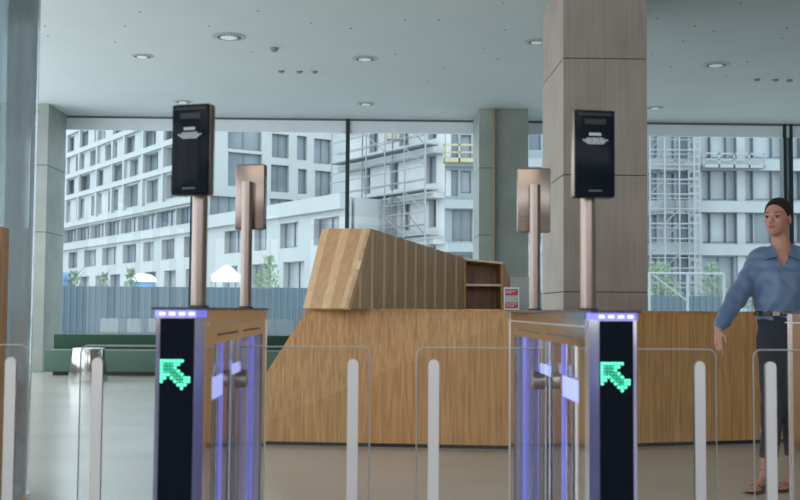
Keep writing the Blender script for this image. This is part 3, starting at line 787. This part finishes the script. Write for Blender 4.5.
dX = Vector((1, 0, 0)); nD = Vector((0, -1, 0)); pD = Vector((pC.x, 75, 0))
def rd(px0, py0, px1, py1, m_, nm): return rect(px0, py0, px1, py1, pD, dX, nD, m_, nm)
wd_ = [rd(461, 135, 471, 160, M_pane_light, 1), rd(461, 171, 471, 193, M_pane_light, 1), rd(446, 170, 458, 196, M_pane, 0), rd(446, 128, 458, 158, M_pane, 0), rd(452, 210, 472, 241, M_pane, 2), rd(452, 255, 472, 285, M_pane, 2),
       rd(529, 128, 541, 150, M_pane_blue, 1), rd(529, 170, 541, 200, M_pane, 1), rd(529, 215, 541, 243, M_pane, 1),
       rd(476, 170, 520, 200, M_pane, 3), rd(476, 213, 520, 243, M_pane, 3)]
for (a_, c_) in ((128, 158), (171, 200), (213, 243)):
    for (e_, f_) in ((702, 737), (743, 785), (791, 830)):
        w3 = (f_ - e_)
        wd_ += [rd(e_, a_, e_ + w3 * .24, c_, M_pane_light, 1), rd(e_ + w3 * .27, a_, e_ + w3 * .70, c_, M_pane_light if a_ != 213 or e_ < 740 else M_pane, 1), rd(e_ + w3 * .73, a_, f_, c_, M_pane_light, 1)]
for (e_, f_) in ((706, 734), (744, 785), (791, 830)): wd_.append(rd(e_, 257, f_, 298, M_pane, 2))
for (a_, c_) in ((128, 161), (173, 203), (215, 248), (256, 298)):
    wd_ += [rd(660, a_, 674, c_, M_pane_light if a_ < 250 else M_pane, 1), rd(677, a_ - 6, 690, c_ + 3, M_pane_blue, 1), rd(648, a_, 657, c_, M_pane, 1)]  # blue panes stand in for the shade of a dark recess
LD = (at(850, 300, 75).x - pD.x)
blk = facade('apartment_block', 'grey apartment block under construction facing us beyond the right window', pD, dX, LD, 22, wd_, M_fac_grey, depth=8, thick=.4)
b = MB()
for py in (165, 207, 250):
    z = at(720, py, 74.8).z; b.box(at(648, py, 75).x - pD.x, LD, -.5, 0, z - .38, z + .38)
    b.box(0, at(541, py, 75).x - pD.x, -.5, 0, z - .3, z + .3)
for px in (697, 740, 788): x_ = at(px, 200, 75).x - pD.x; b.box(x_ - .28, x_ + .28, -.25, 0, 0, 20)
b.build('floor_band', M_fac2, blk)
xs0 = at(650, 200, 73.4).x
scaffold('scaffold tower on the grey block just right of the big column', Vector((xs0, 73.9, 0)), dX, 3.0, 19, bay=1.0, lift=1.0, decks=(2, 5, 8, 11), nk=-1, off=.5, seed=3)
# ladder-like hoist mast
hm = empty('hoist_mast', (at(694, 200, 73.6).x, 73.6, 0), label='white lattice hoist mast climbing the grey block', cat='hoist')
for sx_ in (-.35, .35): MB().tube((sx_, 0, 0), (sx_, 0, 20), .07, seg=6).build('rail', M_scaf, hm)
b = MB()
for k_ in range(40): b.box(-.35, .35, -.05, .05, k_ * .5, k_ * .5 + .16)
b.build('rungs', M_fac2, hm)
def cradle(px0, px1, py0, py1, Y, m_, label, name='work_platform'):
    a_ = at(px0, py1, Y); c_ = at(px1, py0, Y); L_ = c_.x - a_.x; hh = c_.z - a_.z
    r = empty(name, (a_.x, Y, a_.z), label=label, cat='platform')
    MB().box(0, L_, -.9, 0, 0, hh * .22).build('deck', m_, r)
    g = MB().box(0, L_, -.9, -.84, hh * .9, hh).box(0, L_, -.9, -.84, hh * .5, hh * .58)
    nb = max(2, int(L_ / .9))
    for k_ in range(nb + 1): g.box(L_ * k_ / nb - .05, L_ * k_ / nb + .05, -.9, -.82, 0, hh)
    g.build('guard_rail', m_, r)
    return r
cradle(443, 474, 146, 163.5, 74.69, M_yellow, 'yellow guarded work platform on the unfinished building beside the pale column')
cradle(387, 404, 136, 141, 79, M_yellow, 'small yellow platform high in the scaffolding near the window head')
cradle(700, 760, 155, 169, 74.53, M_scaf, 'white suspended work platform across the grey block')
cradle(661, 682, 162, 172, 74.49, M_scaf, 'upper small white platform beside the hoist mast')
cradle(661, 682, 203, 214, 75.0, M_scaf, 'lower small white platform beside the hoist mast')

# hoarding
def hoarding(px0, px1, py_top, Y, label):
    a_ = at(px0, py_top, Y); c_ = at(px1, py_top, Y); L_ = c_.x - a_.x
    r = empty('hoarding', (a_.x, Y, -.12), label=label, cat='fence')
    zt_ = (a_.z + c_.z) / 2 + .12
    b = MB(); w = .25; k_ = 0
    pts = []
    x = 0
    while x < L_:
        pts += [(x, 0), (x + w * .45, 0), (x + w * .55, -.04), (x + w * .95, -.04)]; x += w
    lo = [b.bm.verts.new((p_[0], p_[1], .05)) for p_ in pts]; hi = [b.bm.verts.new((p_[0], p_[1], zt_)) for p_ in pts]
    for i in range(len(pts) - 1): b.bm.faces.new((lo[i], lo[i + 1], hi[i + 1], hi[i]))
    o = b.build('corrugated_sheet', M_fence, r)
    sm = o.modifiers.new('thickness', 'SOLIDIFY'); sm.thickness = .01
    k_ = 0
    while k_ * 2.5 < L_:
        MB().box(k_ * 2.5 - .04, k_ * 2.5 + .04, .02, .10, 0, zt_ + .02).build('post', M_wframe, r); k_ += 1
    MB().box(0, L_, .02, .06, zt_ - .2, zt_ - .12).build('rail', M_wframe, r)
    return r
hoarding(40, 350, 287, 45, 'blue-grey corrugated hoarding outside behind the green bench')
hoarding(474, 541, 292, 44, 'short stretch of blue-grey hoarding between the two columns')
hoarding(640, 722, 296, 43, 'blue-grey corrugated hoarding right of the big column')
# handrail fence on the right
hr = empty('site_railing', (at(648, 300, 41).x, 41, -.12), label='thin white site railing above the hoarding right of the big column', cat='railing')
x1h = at(724, 300, 41).x - hr.location.x; zr1 = at(690, 273.5, 41).z + .12
for x in (0.05, x1h * .52, x1h): MB().tube((x, 0, 0), (x, 0, zr1), .05, seg=8).build('post', M_scaf, hr)
MB().tube((0, 0, zr1), (x1h, 0, zr1), .04, seg=8).build('top_rail', M_scaf, hr)
MB().tube((.1, 0, zr1), (x1h * .5, 0, zr1 - 1.0), .03, seg=8).build('diagonal', M_scaf, hr)

def toilet(px0, px1, py0, Y, label, body, roofc=M_white):
    a_ = at(px0, py0, Y); c_ = at(px1, py0, Y); w = c_.x - a_.x
    r = empty('portable_toilet', ((a_.x + c_.x) / 2, Y, -.12), label=label, cat='portable toilet', group='portable toilets')
    MB().box(-w / 2, w / 2, -.6, .6, .1, a_.z - .3, bev=.04).build('cabin', body, r)
    pr = [(-w / 2 - .05, -.65, a_.z - .3), (w / 2 + .05, -.65, a_.z - .3)] 
    q_ = [(-w / 2 - .05, a_.z - .3)]
    for k_ in range(9):
        an = math.pi * (1 - k_ / 8); q_.append((math.cos(an) * (w / 2 + .05), a_.z - .3 + math.sin(an) * .45))
    MB().prism([(x, -.65, z) for x, z in q_[1:]], (0, 1.3, 0)).build('roof', roofc, r)
    MB().box(-w * .35, w * .35, -.63, -.6, .2, a_.z - .5).build('door', mat('toilet_door', (.10, .26, .5), .6), r)
M_tblue = mat('blue_cabin_plastic', (0.086, 0.194, 0.334), 0.6)
toilet(132, 154, 274, 58, 'blue portable toilet with white domed roof behind the hoarding', M_tblue)
toilet(58, 67, 272, 60, 'blue portable toilet beside the left column edge behind the hoarding', M_tblue, M_tblue)
# white tent
a_ = at(213, 274, 60); c_ = at(241, 274, 60); w = c_.x - a_.x
tn = empty('site_tent', ((a_.x + c_.x) / 2, 60, -.12), label='small white tent behind the hoarding between the two left terminal poles', cat='tent')
MB().hexa([(-w / 2, -w / 2, a_.z), (w / 2, -w / 2, a_.z), (w / 2, w / 2, a_.z), (-w / 2, w / 2, a_.z)], [(-.1, -.1, a_.z + .6), (.1, -.1, a_.z + .6), (.1, .1, a_.z + .6), (-.1, .1, a_.z + .6)]).box(-w / 2, w / 2, -w / 2, w / 2, a_.z - .3, a_.z).build('canopy', M_white, tn)
for sx_ in (-1, 1):
    for sy_ in (-1, 1): MB().tube((sx_ * w * .48, sy_ * w * .48, 0), (sx_ * w * .48, sy_ * w * .48, a_.z), .04, seg=6).build('leg', M_scaf, tn)

def sapling(px, py_top, Y, spread, label, nleaf=260, seed=0, z0=0.5):
    rs = random.Random(seed); top = at(px, py_top, Y)
    r = empty('young_tree', (top.x, Y, -.12), label=label, cat='tree', group='young trees outside')
    ht = top.z + .12
    b = MB().tube((0, 0, 0), (0, 0, ht * .92), .06, .02, seg=6)
    for k_ in range(7):
        z = ht * (.4 + .08 * k_); an = rs.uniform(0, 6.28); b.tube((0, 0, z), (math.cos(an) * spread * .7, math.sin(an) * spread * .7, z + .5), .02, .008, seg=5)
    b.build('trunk', M_bark, r)
    b = MB()
    for k_ in range(nleaf):
        f = rs.random(); z = ht * (z0 + (1 - z0) * f); rad_ = spread * (1 - .75 * f) * math.sqrt(rs.random()); an = rs.uniform(0, 6.28)
        c = Vector((math.cos(an) * rad_, math.sin(an) * rad_, z)); s = rs.uniform(.06, .13)
        u_ = Vector((rs.uniform(-1, 1), rs.uniform(-1, 1), rs.uniform(-1, 1))).normalized(); v_ = u_.orthogonal().normalized()
        vs = [b.bm.verts.new(c + q_) for q_ in (u_ * s, v_ * s * .5, -u_ * s, -v_ * s * .5)]
        b.bm.faces.new(vs)
    b.build('foliage', M_leaf, r)
sapling(270, 256, 52, .9, 'slender young tree with pale leaves right of the rear left terminal', 420, 1, .3)
sapling(131, 268, 54, .6, 'small green sapling standing left of the blue portable toilet', 220, 2, .4)
sapling(74, 270, 54, .7, 'small green sapling nearest the left column', 220, 3, .4)
sapling(104, 272, 56, .6, 'small green sapling midway along the left hoarding', 200, 4, .4)
sapling(262, 270, 50, .8, 'low leafy sapling right behind the rear left terminal pole', 260, 7, .3)
sapling(660, 262, 60, 2.0, 'bushy young tree added for green reflections beyond the hoarding right of the big column', 900, 5, .15)  # foliage stands in for green reflections in the ground-floor windows
sapling(712, 262, 60, 1.4, 'bushy young tree beyond the white railing', 700, 6, .15)
sapling(752, 268, 58, 1.2, 'young tree added for green reflections behind the outstretched arm of the woman', 500, 8, .15)  # also built in place of a green reflection
#PERSON
# ------------------------------------------------------------------ the woman
class Field:
    """implicit body: shapes blended smoothly, then meshed as one continuous skin"""
    def __init__(s, lo, hi, h):
        s.lo = np.array(lo, float); s.h = h
        s.n = np.ceil((np.array(hi) - s.lo) / h).astype(int) + 1
        s.F = np.full(tuple(s.n), 0.06, np.float32)
    def _sub(s, a, b, pad):
        i0 = np.clip(np.floor((np.minimum(a, b) - pad - s.lo) / s.h).astype(int), 0, s.n - 1)
        i1 = np.clip(np.ceil((np.maximum(a, b) + pad - s.lo) / s.h).astype(int) + 1, 1, s.n)
        sl = tuple(slice(p, q) for p, q in zip(i0, i1))
        ax = [s.lo[k] + s.h * np.arange(i0[k], i1[k], dtype=np.float32) for k in range(3)]
        return sl, ax[0][:, None, None], ax[1][None, :, None], ax[2][None, None, :]
    def _mix(s, sl, d, k, cut=False):
        A = s.F[sl]
        if cut: A = -A
        h = np.maximum(k - np.abs(A - d), 0) / k
        m = np.minimum(A, d) - h * h * k * 0.25
        s.F[sl] = -m if cut else m
    def cone(s, a, b, ra, rb, k=.02, cut=False):
        a = np.array(a, float); b = np.array(b, float); r = max(ra, rb)
        sl, X, Y, Z = s._sub(a, b, r + k + .03)
        v = b - a; L2 = float(v @ v)
        t = np.clip(((X - a[0]) * v[0] + (Y - a[1]) * v[1] + (Z - a[2]) * v[2]) / L2, 0, 1)
        d = np.sqrt((X - a[0] - t * v[0]) ** 2 + (Y - a[1] - t * v[1]) ** 2 + (Z - a[2] - t * v[2]) ** 2) - (ra + t * (rb - ra))
        s._mix(sl, d, k, cut); return s
    def ell(s, c, axes, r, k=.02, cut=False):
        """axes: three unit vectors, r: radii along them"""
        c = np.array(c, float); R_ = max(r)
        sl, X, Y, Z = s._sub(c, c, R_ + k + .03)
        q = []
        for ax, rr in zip(axes, r): q.append(((X - c[0]) * ax[0] + (Y - c[1]) * ax[1] + (Z - c[2]) * ax[2]) / rr)
        k0 = np.sqrt(q[0] ** 2 + q[1] ** 2 + q[2] ** 2)
        k1 = np.sqrt(sum((u / rr) ** 2 for u, rr in zip(q, r))) + 1e-6
        s._mix(sl, k0 * (k0 - 1) / k1, k, cut); return s
    def loft(s, rows, sv, fv, k=.02):
        """rows: (z, cx, cy, half width along sv, half depth along fv), rising in z"""
        zs = [r[0] for r in rows]
        lo = np.array([min(r[1] for r in rows), min(r[2] for r in rows), zs[0]]); hi = np.array([max(r[1] for r in rows), max(r[2] for r in rows), zs[-1]])
        sl, X, Y, Z = s._sub(lo, hi, max(max(r[3], r[4]) for r in rows) + k + .03)
        f = lambda i: np.interp(Z, zs, [r[i] for r in rows])
        cx, cy, rw, rd_ = f(1), f(2), f(3), f(4)
        u = (X - cx) * sv[0] + (Y - cy) * sv[1]; w = (X - cx) * fv[0] + (Y - cy) * fv[1]
        d = (np.sqrt((u / rw) ** 2 + (w / rd_) ** 2) - 1) * np.minimum(rw, rd_)
        dz = np.maximum(zs[0] - Z, Z - zs[-1]) + 0 * d
        s._mix(sl, np.maximum(d, dz), k); return s
    def warp(s, fn):
        ax = [s.lo[k] + s.h * np.arange(s.n[k], dtype=np.float32) for k in range(3)]
        s.F = s.F + fn(ax[0][:, None, None], ax[1][None, :, None], ax[2][None, None, :]).astype(np.float32); return s
    def carve(s, fn):
        ax = [s.lo[k] + s.h * np.arange(s.n[k], dtype=np.float32) for k in range(3)]
        s.F = np.maximum(s.F, fn(ax[0][:, None, None], ax[1][None, :, None], ax[2][None, None, :]).astype(np.float32)); return s
    def mesh(s, name, material, parent):
        F = s.F; S_ = F < 0
        c8 = [(i, j, k) for i in (0, 1) for j in (0, 1) for k in (0, 1)]
        n = F.shape
        cut_ = lambda A, o: A[o[0]:n[0] - 1 + o[0], o[1]:n[1] - 1 + o[1], o[2]:n[2] - 1 + o[2]]
        cnt = sum(cut_(S_, o).astype(np.int8) for o in c8)
        idx = np.argwhere((cnt > 0) & (cnt < 8))
        acc = np.zeros((len(idx), 3)); num = np.zeros(len(idx))
        for a in c8:
            for d in range(3):
                if a[d] == 0:
                    b = list(a); b[d] = 1
                    fa = F[tuple((idx + a).T)]; fb = F[tuple((idx + b).T)]
                    m = (fa < 0) != (fb < 0)
                    t = np.where(m, fa / np.where(m, fa - fb, 1), 0)
                    p = np.array(a, float)[None, :].repeat(len(idx), 0); p[:, d] += t
                    acc[m] += p[m]; num[m] += 1
        V = s.lo + s.h * (idx + acc / num[:, None])
        ids = np.full(tuple(np.array(n) - 1), -1, np.int64); ids[tuple(idx.T)] = np.arange(len(idx))
        faces = []
        for d in range(3):
            e1, e2 = [(1, 2), (2, 0), (0, 1)][d]
            A = S_[tuple(slice(0, n[k] - 1) for k in range(3))]
            sh = [slice(0, n[k] - 1) for k in range(3)]; sh[d] = slice(1, n[d])
            B = S_[tuple(sh)]
            q = np.argwhere(A != B); q = q[(q[:, e1] > 0) & (q[:, e2] > 0)]
            o1 = np.zeros(3, int); o1[e1] = 1; o2 = np.zeros(3, int); o2[e2] = 1
            f4 = np.stack([ids[tuple((q - o1 - o2).T)], ids[tuple((q - o2).T)], ids[tuple(q.T)], ids[tuple((q - o1).T)]], 1)
            fl = ~A[tuple(q.T)]; f4[fl] = f4[fl][:, ::-1]
            faces.append(f4)
        Fc = np.concatenate(faces); Fc = Fc[(Fc >= 0).all(1)]
        me = bpy.data.meshes.new(name); me.from_pydata(V.tolist(), [], Fc.tolist()); me.update()
        for p_ in me.polygons: p_.use_smooth = True
        me.materials.append(material)
        o = bpy.data.objects.new(name, me); COL.objects.link(o); o.parent = parent
        sm = o.modifiers.new('relax', 'SMOOTH'); sm.factor = .5; sm.iterations = 2
        return o

def skin_mat():
    m = mat('skin', (0.42, 0.205, 0.15), 0.5, noise=.06, nscale=30)
    m.node_tree.nodes['Principled BSDF'].inputs['Subsurface Weight'].default_value = 0.08
    m.node_tree.nodes['Principled BSDF'].inputs['Subsurface Radius'].default_value = (.02, .008, .005)
    return m
M_skin = skin_mat()
M_hair = mat('dark_brown_hair', (0.016, 0.010, 0.008), 0.55, noise=.5, nscale=120, spec=.25)
M_shirt = mat('blue_satin', (0.085, 0.145, 0.260), 0.42, sheen=.25)
M_trouser = mat('navy_cloth', (0.014, 0.018, 0.032), 0.8)
M_leather = mat('black_leather', (0.010, 0.009, 0.009), 0.4)
M_sandal = mat('brown_leather', (0.10, 0.035, 0.022), 0.5)
M_lip = mat('muted_red_lips', (0.36, 0.095, 0.085), 0.4)
M_eye = mat('eye_white', (0.220, 0.200, 0.190), 0.2)
M_iris = mat('dark_iris', (0.02, 0.012, 0.010), 0.2)
M_brow = mat('brown_brow', (0.06, 0.030, 0.020), 0.8)

YP = 6.53
PX = at(778, 492, YP)
woman = empty('person', (PX.x, YP, 0), label='woman in blue shirt and dark trousers walking with one arm held out', cat='person')
U = np.array([0, 0, 1.0])
hy = R(43); hf = np.array([-math.sin(hy), -math.cos(hy), 0]); hs = np.array([math.cos(hy), -math.sin(hy), 0])
by = R(20); bf = np.array([-math.sin(by), -math.cos(by), 0]); bs = np.array([math.cos(by), -math.sin(by), 0])
HC = np.array([.018, 0, 1.643])
hp = lambda f, s_, u: HC + hf * f + hs * s_ + U * u
hax = (hs, hf, U)
B = Field((-.46, -.30, -.02), (.42, .30, 1.80), .0045)
# head
B.ell(hp(-.008, 0, .012), hax, (.071, .092, .088), .01)
B.ell(hp(.030, 0, -.050), hax, (.055, .058, .068), .03)
B.ell(hp(.060, 0, -.100), hax, (.026, .022, .018), .025)
B.ell(hp(.056, 0, -.068), hax, (.036, .032, .025), .02)
for sg in (-1, 1):
    B.ell(hp(.050, sg * .040, -.034), hax, (.020, .026, .020), .02)
    B.cone(hp(.070, sg * .040, .008), hp(.083, sg * .012, .008), .012, .012, .015)
    B.ell(hp(.100, sg * .031, -.014), hax, (.017, .016, .011), .010, cut=True)
    B.ell(hp(-.006, sg * .072, -.028), (hs * .94 + hf * .34 * sg * -1, hf, U), (.008, .018, .030), .006)
B.cone(hp(.086, 0, -.006), hp(.106, 0, -.042), .007, .010, .012)
for sg in (-1, 1): B.ell(hp(.094, sg * .010, -.045), hax, (.008, .010, .007), .006)
B.ell(hp(.086, 0, -.068), hax, (.020, .010, .010), .010)
# neck, shoulders and trunk
NB = np.array([.045, .02, 1.425])
B.cone(hp(-.022, 0, -.065), NB, .050, .054, .03)
tp = lambda f, s_, z, c: np.array([c[0], c[1], z]) + bf * f + bs * s_
TC = (.050, .015)
SR = tp(-.01, -.138, 1.375, TC); SL = tp(-.01, .165, 1.385, TC)
B.cone(SR + bs * .02, SL - bs * .02, .045, .045, .05)
B.cone(NB, tp(0, -.11, 1.405, TC), .045, .036, .04); B.cone(NB, tp(0, .11, 1.405, TC), .045, .036, .04)
B.loft([(.86, .02, .0, .105, .090), (.95, .018, 0, .110, .092), (1.08, .010, 0, .108, .078), (1.22, .03, .005, .125, .088), (1.34, .045, .01, .145, .088), (1.41, .05, .015, .120, .060)], bs, bf, .04)
# arms
EL_R = np.array([-.225, .02, 1.150]); WR_R = np.array([-.375, -.09, .965])
EL_L = np.array([.275, .02, 1.11]); WR_L = np.array([.265, -.10, .89])
for S0, E, W in ((SR, EL_R, WR_R), (SL, EL_L, WR_L)):
    B.cone(S0, E, .046, .036, .03); B.cone(E, W, .036, .023, .02)
def hand(W, d, side, palmn):
    d = d / np.linalg.norm(d); side = side - d * (side @ d); side /= np.linalg.norm(side); nn = np.cross(d, side)
    if nn @ palmn < 0: nn = -nn
    B.cone(W, W + d * .03, .022, .022, .015)
    B.ell(W + d * .055, (side, nn, d), (.036, .014, .046), .015)
    for k_, (off, L_, r_, cu) in enumerate(((-.027, .060, .0078, .9), (-.009, .070, .0085, .75), (.009, .076, .0088, .6), (.027, .070, .0086, .35))):
        base_ = W + d * (.088 + (.004 if k_ in (1, 2) else 0)) + side * off
        d1 = d * math.cos(cu * .5) + nn * math.sin(cu * .5) + side * off * 2.5; d2 = d * math.cos(cu * 1.3) + nn * math.sin(cu * 1.3)
        p1 = base_ + d1 * L_ * .48; p2 = p1 + d2 * L_ * .46
        B.cone(base_ - d * .015, p1, r_ * 1.08, r_, .005); B.cone(p1, p2, r_, r_ * .85, .004)
    t0 = W + d * .030 + side * .026; t1 = t0 + side * .026 + d * .026 + nn * .010; t2 = t1 + d * .034 + side * .006 + nn * .008
    B.cone(t0, t1, .0125, .0105, .012); B.cone(t1, t2, .0100, .0085, .004)
hand(WR_R, np.array([-.10, -.20, -.97]), np.array([.35, -.9, .1]), np.array([1.0, .1, 0]))
hand(WR_L, np.array([-.05, -.3, -.95]), np.array([-.3, -.9, 0]), np.array([-1.0, .2, 0]))
# legs and feet
HR, KR, AR = np.array([-.030, .0, .90]), np.array([-.036, -.03, .50]), np.array([-.068, .0, .120])
HL, KL, AL = np.array([.075, -.02, .90]), np.array([.085, -.03, .50]), np.array([.128, .085, .120])
for h_, k_, a_ in ((HR, KR, AR), (HL, KL, AL)):
    B.cone(h_, k_, .075, .050, .03); B.cone(k_, k_ + (a_ - k_) * .35 + np.array([0, .012, 0]), .048, .050, .03); B.cone(k_ + (a_ - k_) * .35 + np.array([0, .012, 0]), a_, .050, .031, .03)
FD = np.array([-.80, -.60, 0]); FS = np.array([.60, -.80, 0])
feet = []
for a_ in (AR, AL):
    heel = a_ - FD * .030 + np.array([0, 0, -.048]); ball = a_ + FD * .115 + np.array([0, 0, -.096]); toe = ball + FD * .045 + np.array([0, 0, -.004])
    B.cone(a_, heel, .030, .025, .02); B.cone(a_ + np.array([0, 0, -.012]), ball, .029, .017, .02)
    B.ell(ball + U * .004, (FS, FD, U), (.037, .040, .016), .015)
    for j_, (o_, r_) in enumerate(((-.024, .009), (-.011, .0088), (.001, .0085), (.012, .008), (.023, .0075))):
        B.cone(ball + FS * o_, ball + FS * o_ + FD * (.058 - .006 * j_) - U * .004, r_, r_ * .9, .004)
    feet.append((a_, heel, ball, toe))
body = B.mesh('body', M_skin, woman)

# hair, drawn back into a bun
Hf = Field(HC - .22, HC + .22, .004)
Hf.ell(hp(-.014, 0, .018), hax, (.080, .096, .092), .01)
def face_cut(X, Y, Z):
    f = (X - HC[0]) * hf[0] + (Y - HC[1]) * hf[1]; u = Z - HC[2]; s_ = (X - HC[0]) * hs[0] + (Y - HC[1]) * hs[1]
    return np.minimum(f * .80 - u * .60 - .020 + .0 * s_, .05)
Hf.carve(face_cut)
for sg in (-1, 1): Hf.ell(hp(.004, sg * .085, -.030), hax, (.026, .024, .032), .008, cut=True)
Hf.ell(hp(-.100, 0, .030), hax, (.040, .034, .038), .012)
Hf.warp(lambda X, Y, Z: .0012 * np.sin((Z + X * .3) * 420))
Hf.mesh('hair', M_hair, woman)

# shirt
Sh = Field((-.46, -.30, .86), (.46, .30, 1.52), .005)
Sh.loft([(1.015, .002, .0, .124, .094), (1.06, .004, 0, .128, .098), (1.12, .012, 0, .140, .108), (1.22, .03, .003, .150, .115), (1.30, .04, .008, .158, .115), (1.37, .047, .012, .160, .095), (1.425, .05, .015, .115, .070)], bs, bf, .03)
Sh.cone(SR + bs * .02, SL - bs * .02, .056, .056, .05)
Sh.cone(NB + np.array([0, 0, -.01]), tp(0, -.12, 1.40, TC), .056, .048, .04); Sh.cone(NB + np.array([0, 0, -.01]), tp(0, .12, 1.40, TC), .056, .048, .04)
for S0, E, W in ((SR, EL_R, WR_R), (SL, EL_L, WR_L)):
    cuff = E + (W - E) * .93
    Sh.cone(S0, E, .062, .060, .04); Sh.cone(E, E + (W - E) * .78, .060, .046, .03)
    Sh.cone(E + (W - E) * .74, cuff, .036, .034, .012)
def neck_cut(X, Y, Z):
    f = (X - TC[0]) * bf[0] + (Y - TC[1]) * bf[1]; s_ = (X - TC[0]) * bs[0] + (Y - TC[1]) * bs[1]
    v = (Z - 1.325) * .50 - np.abs(s_)
    a = np.minimum(np.minimum(v, f - .01), .05)
    r_ = .064 - np.sqrt((X - NB[0]) ** 2 + (Y - NB[1]) ** 2); b_ = np.minimum(r_, Z - 1.405)
    return np.maximum(a, b_)
Sh.carve(neck_cut)
Sh.warp(lambda X, Y, Z: .0035 * np.sin(38 * X + 22 * Z + 6 * np.sin(9 * Z)) * np.sin(31 * Z - 26 * X + 14 * Y) + .002 * np.sin(75 * X + 40 * Z))
shirt = Sh.mesh('shirt', M_shirt, woman)
# collar flaps
def bp_(f, s_, z): return Vector(tuple(tp(f, s_, z, TC)))
for sg in (-1, 1):
    b = MB()
    quad = [bp_(.035, sg * .056, 1.462), bp_(.100, sg * .028, 1.392), bp_(.100, sg * .098, 1.372), bp_(.035, sg * .112, 1.428)]
    b.prism(quad, Vector(tuple(bf * .006)) + Vector((0, 0, .004)))
    quad = [bp_(.035, sg * .056, 1.462), bp_(.035, sg * .112, 1.428), bp_(-.055, sg * .085, 1.445), bp_(-.045, sg * .045, 1.475)]
    b.prism(quad, Vector((0, 0, .006)))
    b.build('collar_flap', M_shirt, woman)
b = MB()
b.box(-.004, .004, -.002, .002, -.13, .13, M=Matrix.Identity(4))
pk = b.build('placket', M_shirt, woman); pk.location = Vector(tuple(tp(.118, 0, 1.20, (.03, .003)))); pk.rotation_euler = (R(3), 0, -by)
# trousers and belt
Tr = Field((-.30, -.30, .15), (.34, .34, 1.10), .005)
Tr.loft([(.84, .022, 0, .118, .105), (.92, .020, 0, .122, .108), (1.0, .012, 0, .118, .098), (1.072, .002, 0, .121, .092)], bs, bf, .03)
HEM_R = KR + (AR - KR) * .76 + np.array([.006, 0, 0]); HEM_L = KL + (AL - KL) * .74
for h_, k_, a_ in ((HR, KR, HEM_R), (HL, KL, HEM_L)):
    Tr.cone(h_, k_, .082, .064, .03); Tr.cone(k_, a_, .064, .054, .03)
Tr.carve(lambda X, Y, Z: np.minimum(.205 - Z + 0 * X + 0 * Y, .05))
Tr.warp(lambda X, Y, Z: .002 * np.sin(30 * Z + 20 * X))
Tr.mesh('trousers', M_trouser, woman)
Be = Field((-.2, -.2, 1.02), (.2, .2, 1.09), .003)
Be.loft([(1.040, .002, 0, .128, .099), (1.070, .002, 0, .128, .099)], bs, bf, .004)
belt = Be.mesh('belt', M_leather, woman)
bk = MB().box(-.020, .020, -.004, .004, -.015, .015, bev=.003).build('buckle', M_bronze, belt)
bk.location = Vector(tuple(tp(.101, 0, 1.055, (.002, 0)))); bk.rotation_euler = (0, 0, -by)
# face parts
def rotm(): return Matrix(((hs[0], -hf[0], 0), (hs[1], -hf[1], 0), (0, 0, 1))).to_4x4()
for sg in (-1, 1):
    e = MB().ellipsoid(tuple(hp(.0765, sg * .031, -.014)), (.0135, .0105, .0065), rotm()).build('eye', M_eye, woman, smooth=True)
    MB().ellipsoid(tuple(hp(.0855, sg * .031 - .001, -.014)), (.0068, .0035, .0062), rotm()).build('iris', M_iris, e, smooth=True)
    MB().tube(tuple(hp(.0845, sg * .018, -.0065)), tuple(hp(.078, sg * .046, -.0085)), .0032, .0022).build('eyelash', M_brow, woman)
    MB().tube(tuple(hp(.0905, sg * .016, .010)), tuple(hp(.080, sg * .044, .0135)), .0042, .0026).build('eyebrow', M_brow, woman)
MB().ellipsoid(tuple(hp(.0925, 0, -.0655)), (.025, .006, .0052), rotm()).ellipsoid(tuple(hp(.092, 0, -.0735)), (.021, .007, .0062), rotm()).build('lips', M_lip, woman, smooth=True)
# sandals
for (a_, heel, ball, toe) in feet:
    b = MB()
    def sole(p, q, w, t0, t1):
        p = Vector(tuple(p)); q = Vector(tuple(q)); s_ = Vector(tuple(FS))
        b.hexa([p - s_ * w, p + s_ * w, q + s_ * w, q - s_ * w], [v - Vector((0, 0, .009)) for v in (p - s_ * w, p + s_ * w, q + s_ * w, q - s_ * w)])
    hb = heel - U * .026 - FD * .02; bb = ball - U * .016
    sole(hb, ball - U * .014 - FD * .04, .026, 0, 0); sole(ball - U * .014 - FD * .045, toe + FD * .025 - U * .012, .036, 0, 0)
    so = b.build('sandal', M_sandal, woman)
    hbv = Vector(tuple(hb + FD * .018))
    MB().tube(hbv, (hbv.x, hbv.y, .002), .014, .009).build('heel', M_sandal, so)
    st_ = MB()
    for c_, rr in ((a_ + U * .012, .034), (ball - FD * .01 + U * .004, .039)):
        n_ = 20; pr = None
        ring = []
        for k_ in range(n_ + 1):
            an = 2 * math.pi * k_ / n_
            if c_[2] > .09: ring.append(Vector(tuple(c_)) + Vector(tuple(FS)) * rr * math.cos(an) + Vector(tuple(FD)) * rr * math.sin(an))
            else:
                an = math.pi * k_ / n_; ring.append(Vector(tuple(c_)) + Vector(tuple(FS)) * rr * math.cos(an) + Vector((0, 0, 1)) * .022 * math.sin(an))
        for p0, p1 in zip(ring[:-1], ring[1:]): st_.tube(p0, p1, .0035, seg=6)
    st_.build('strap', M_sandal, so)
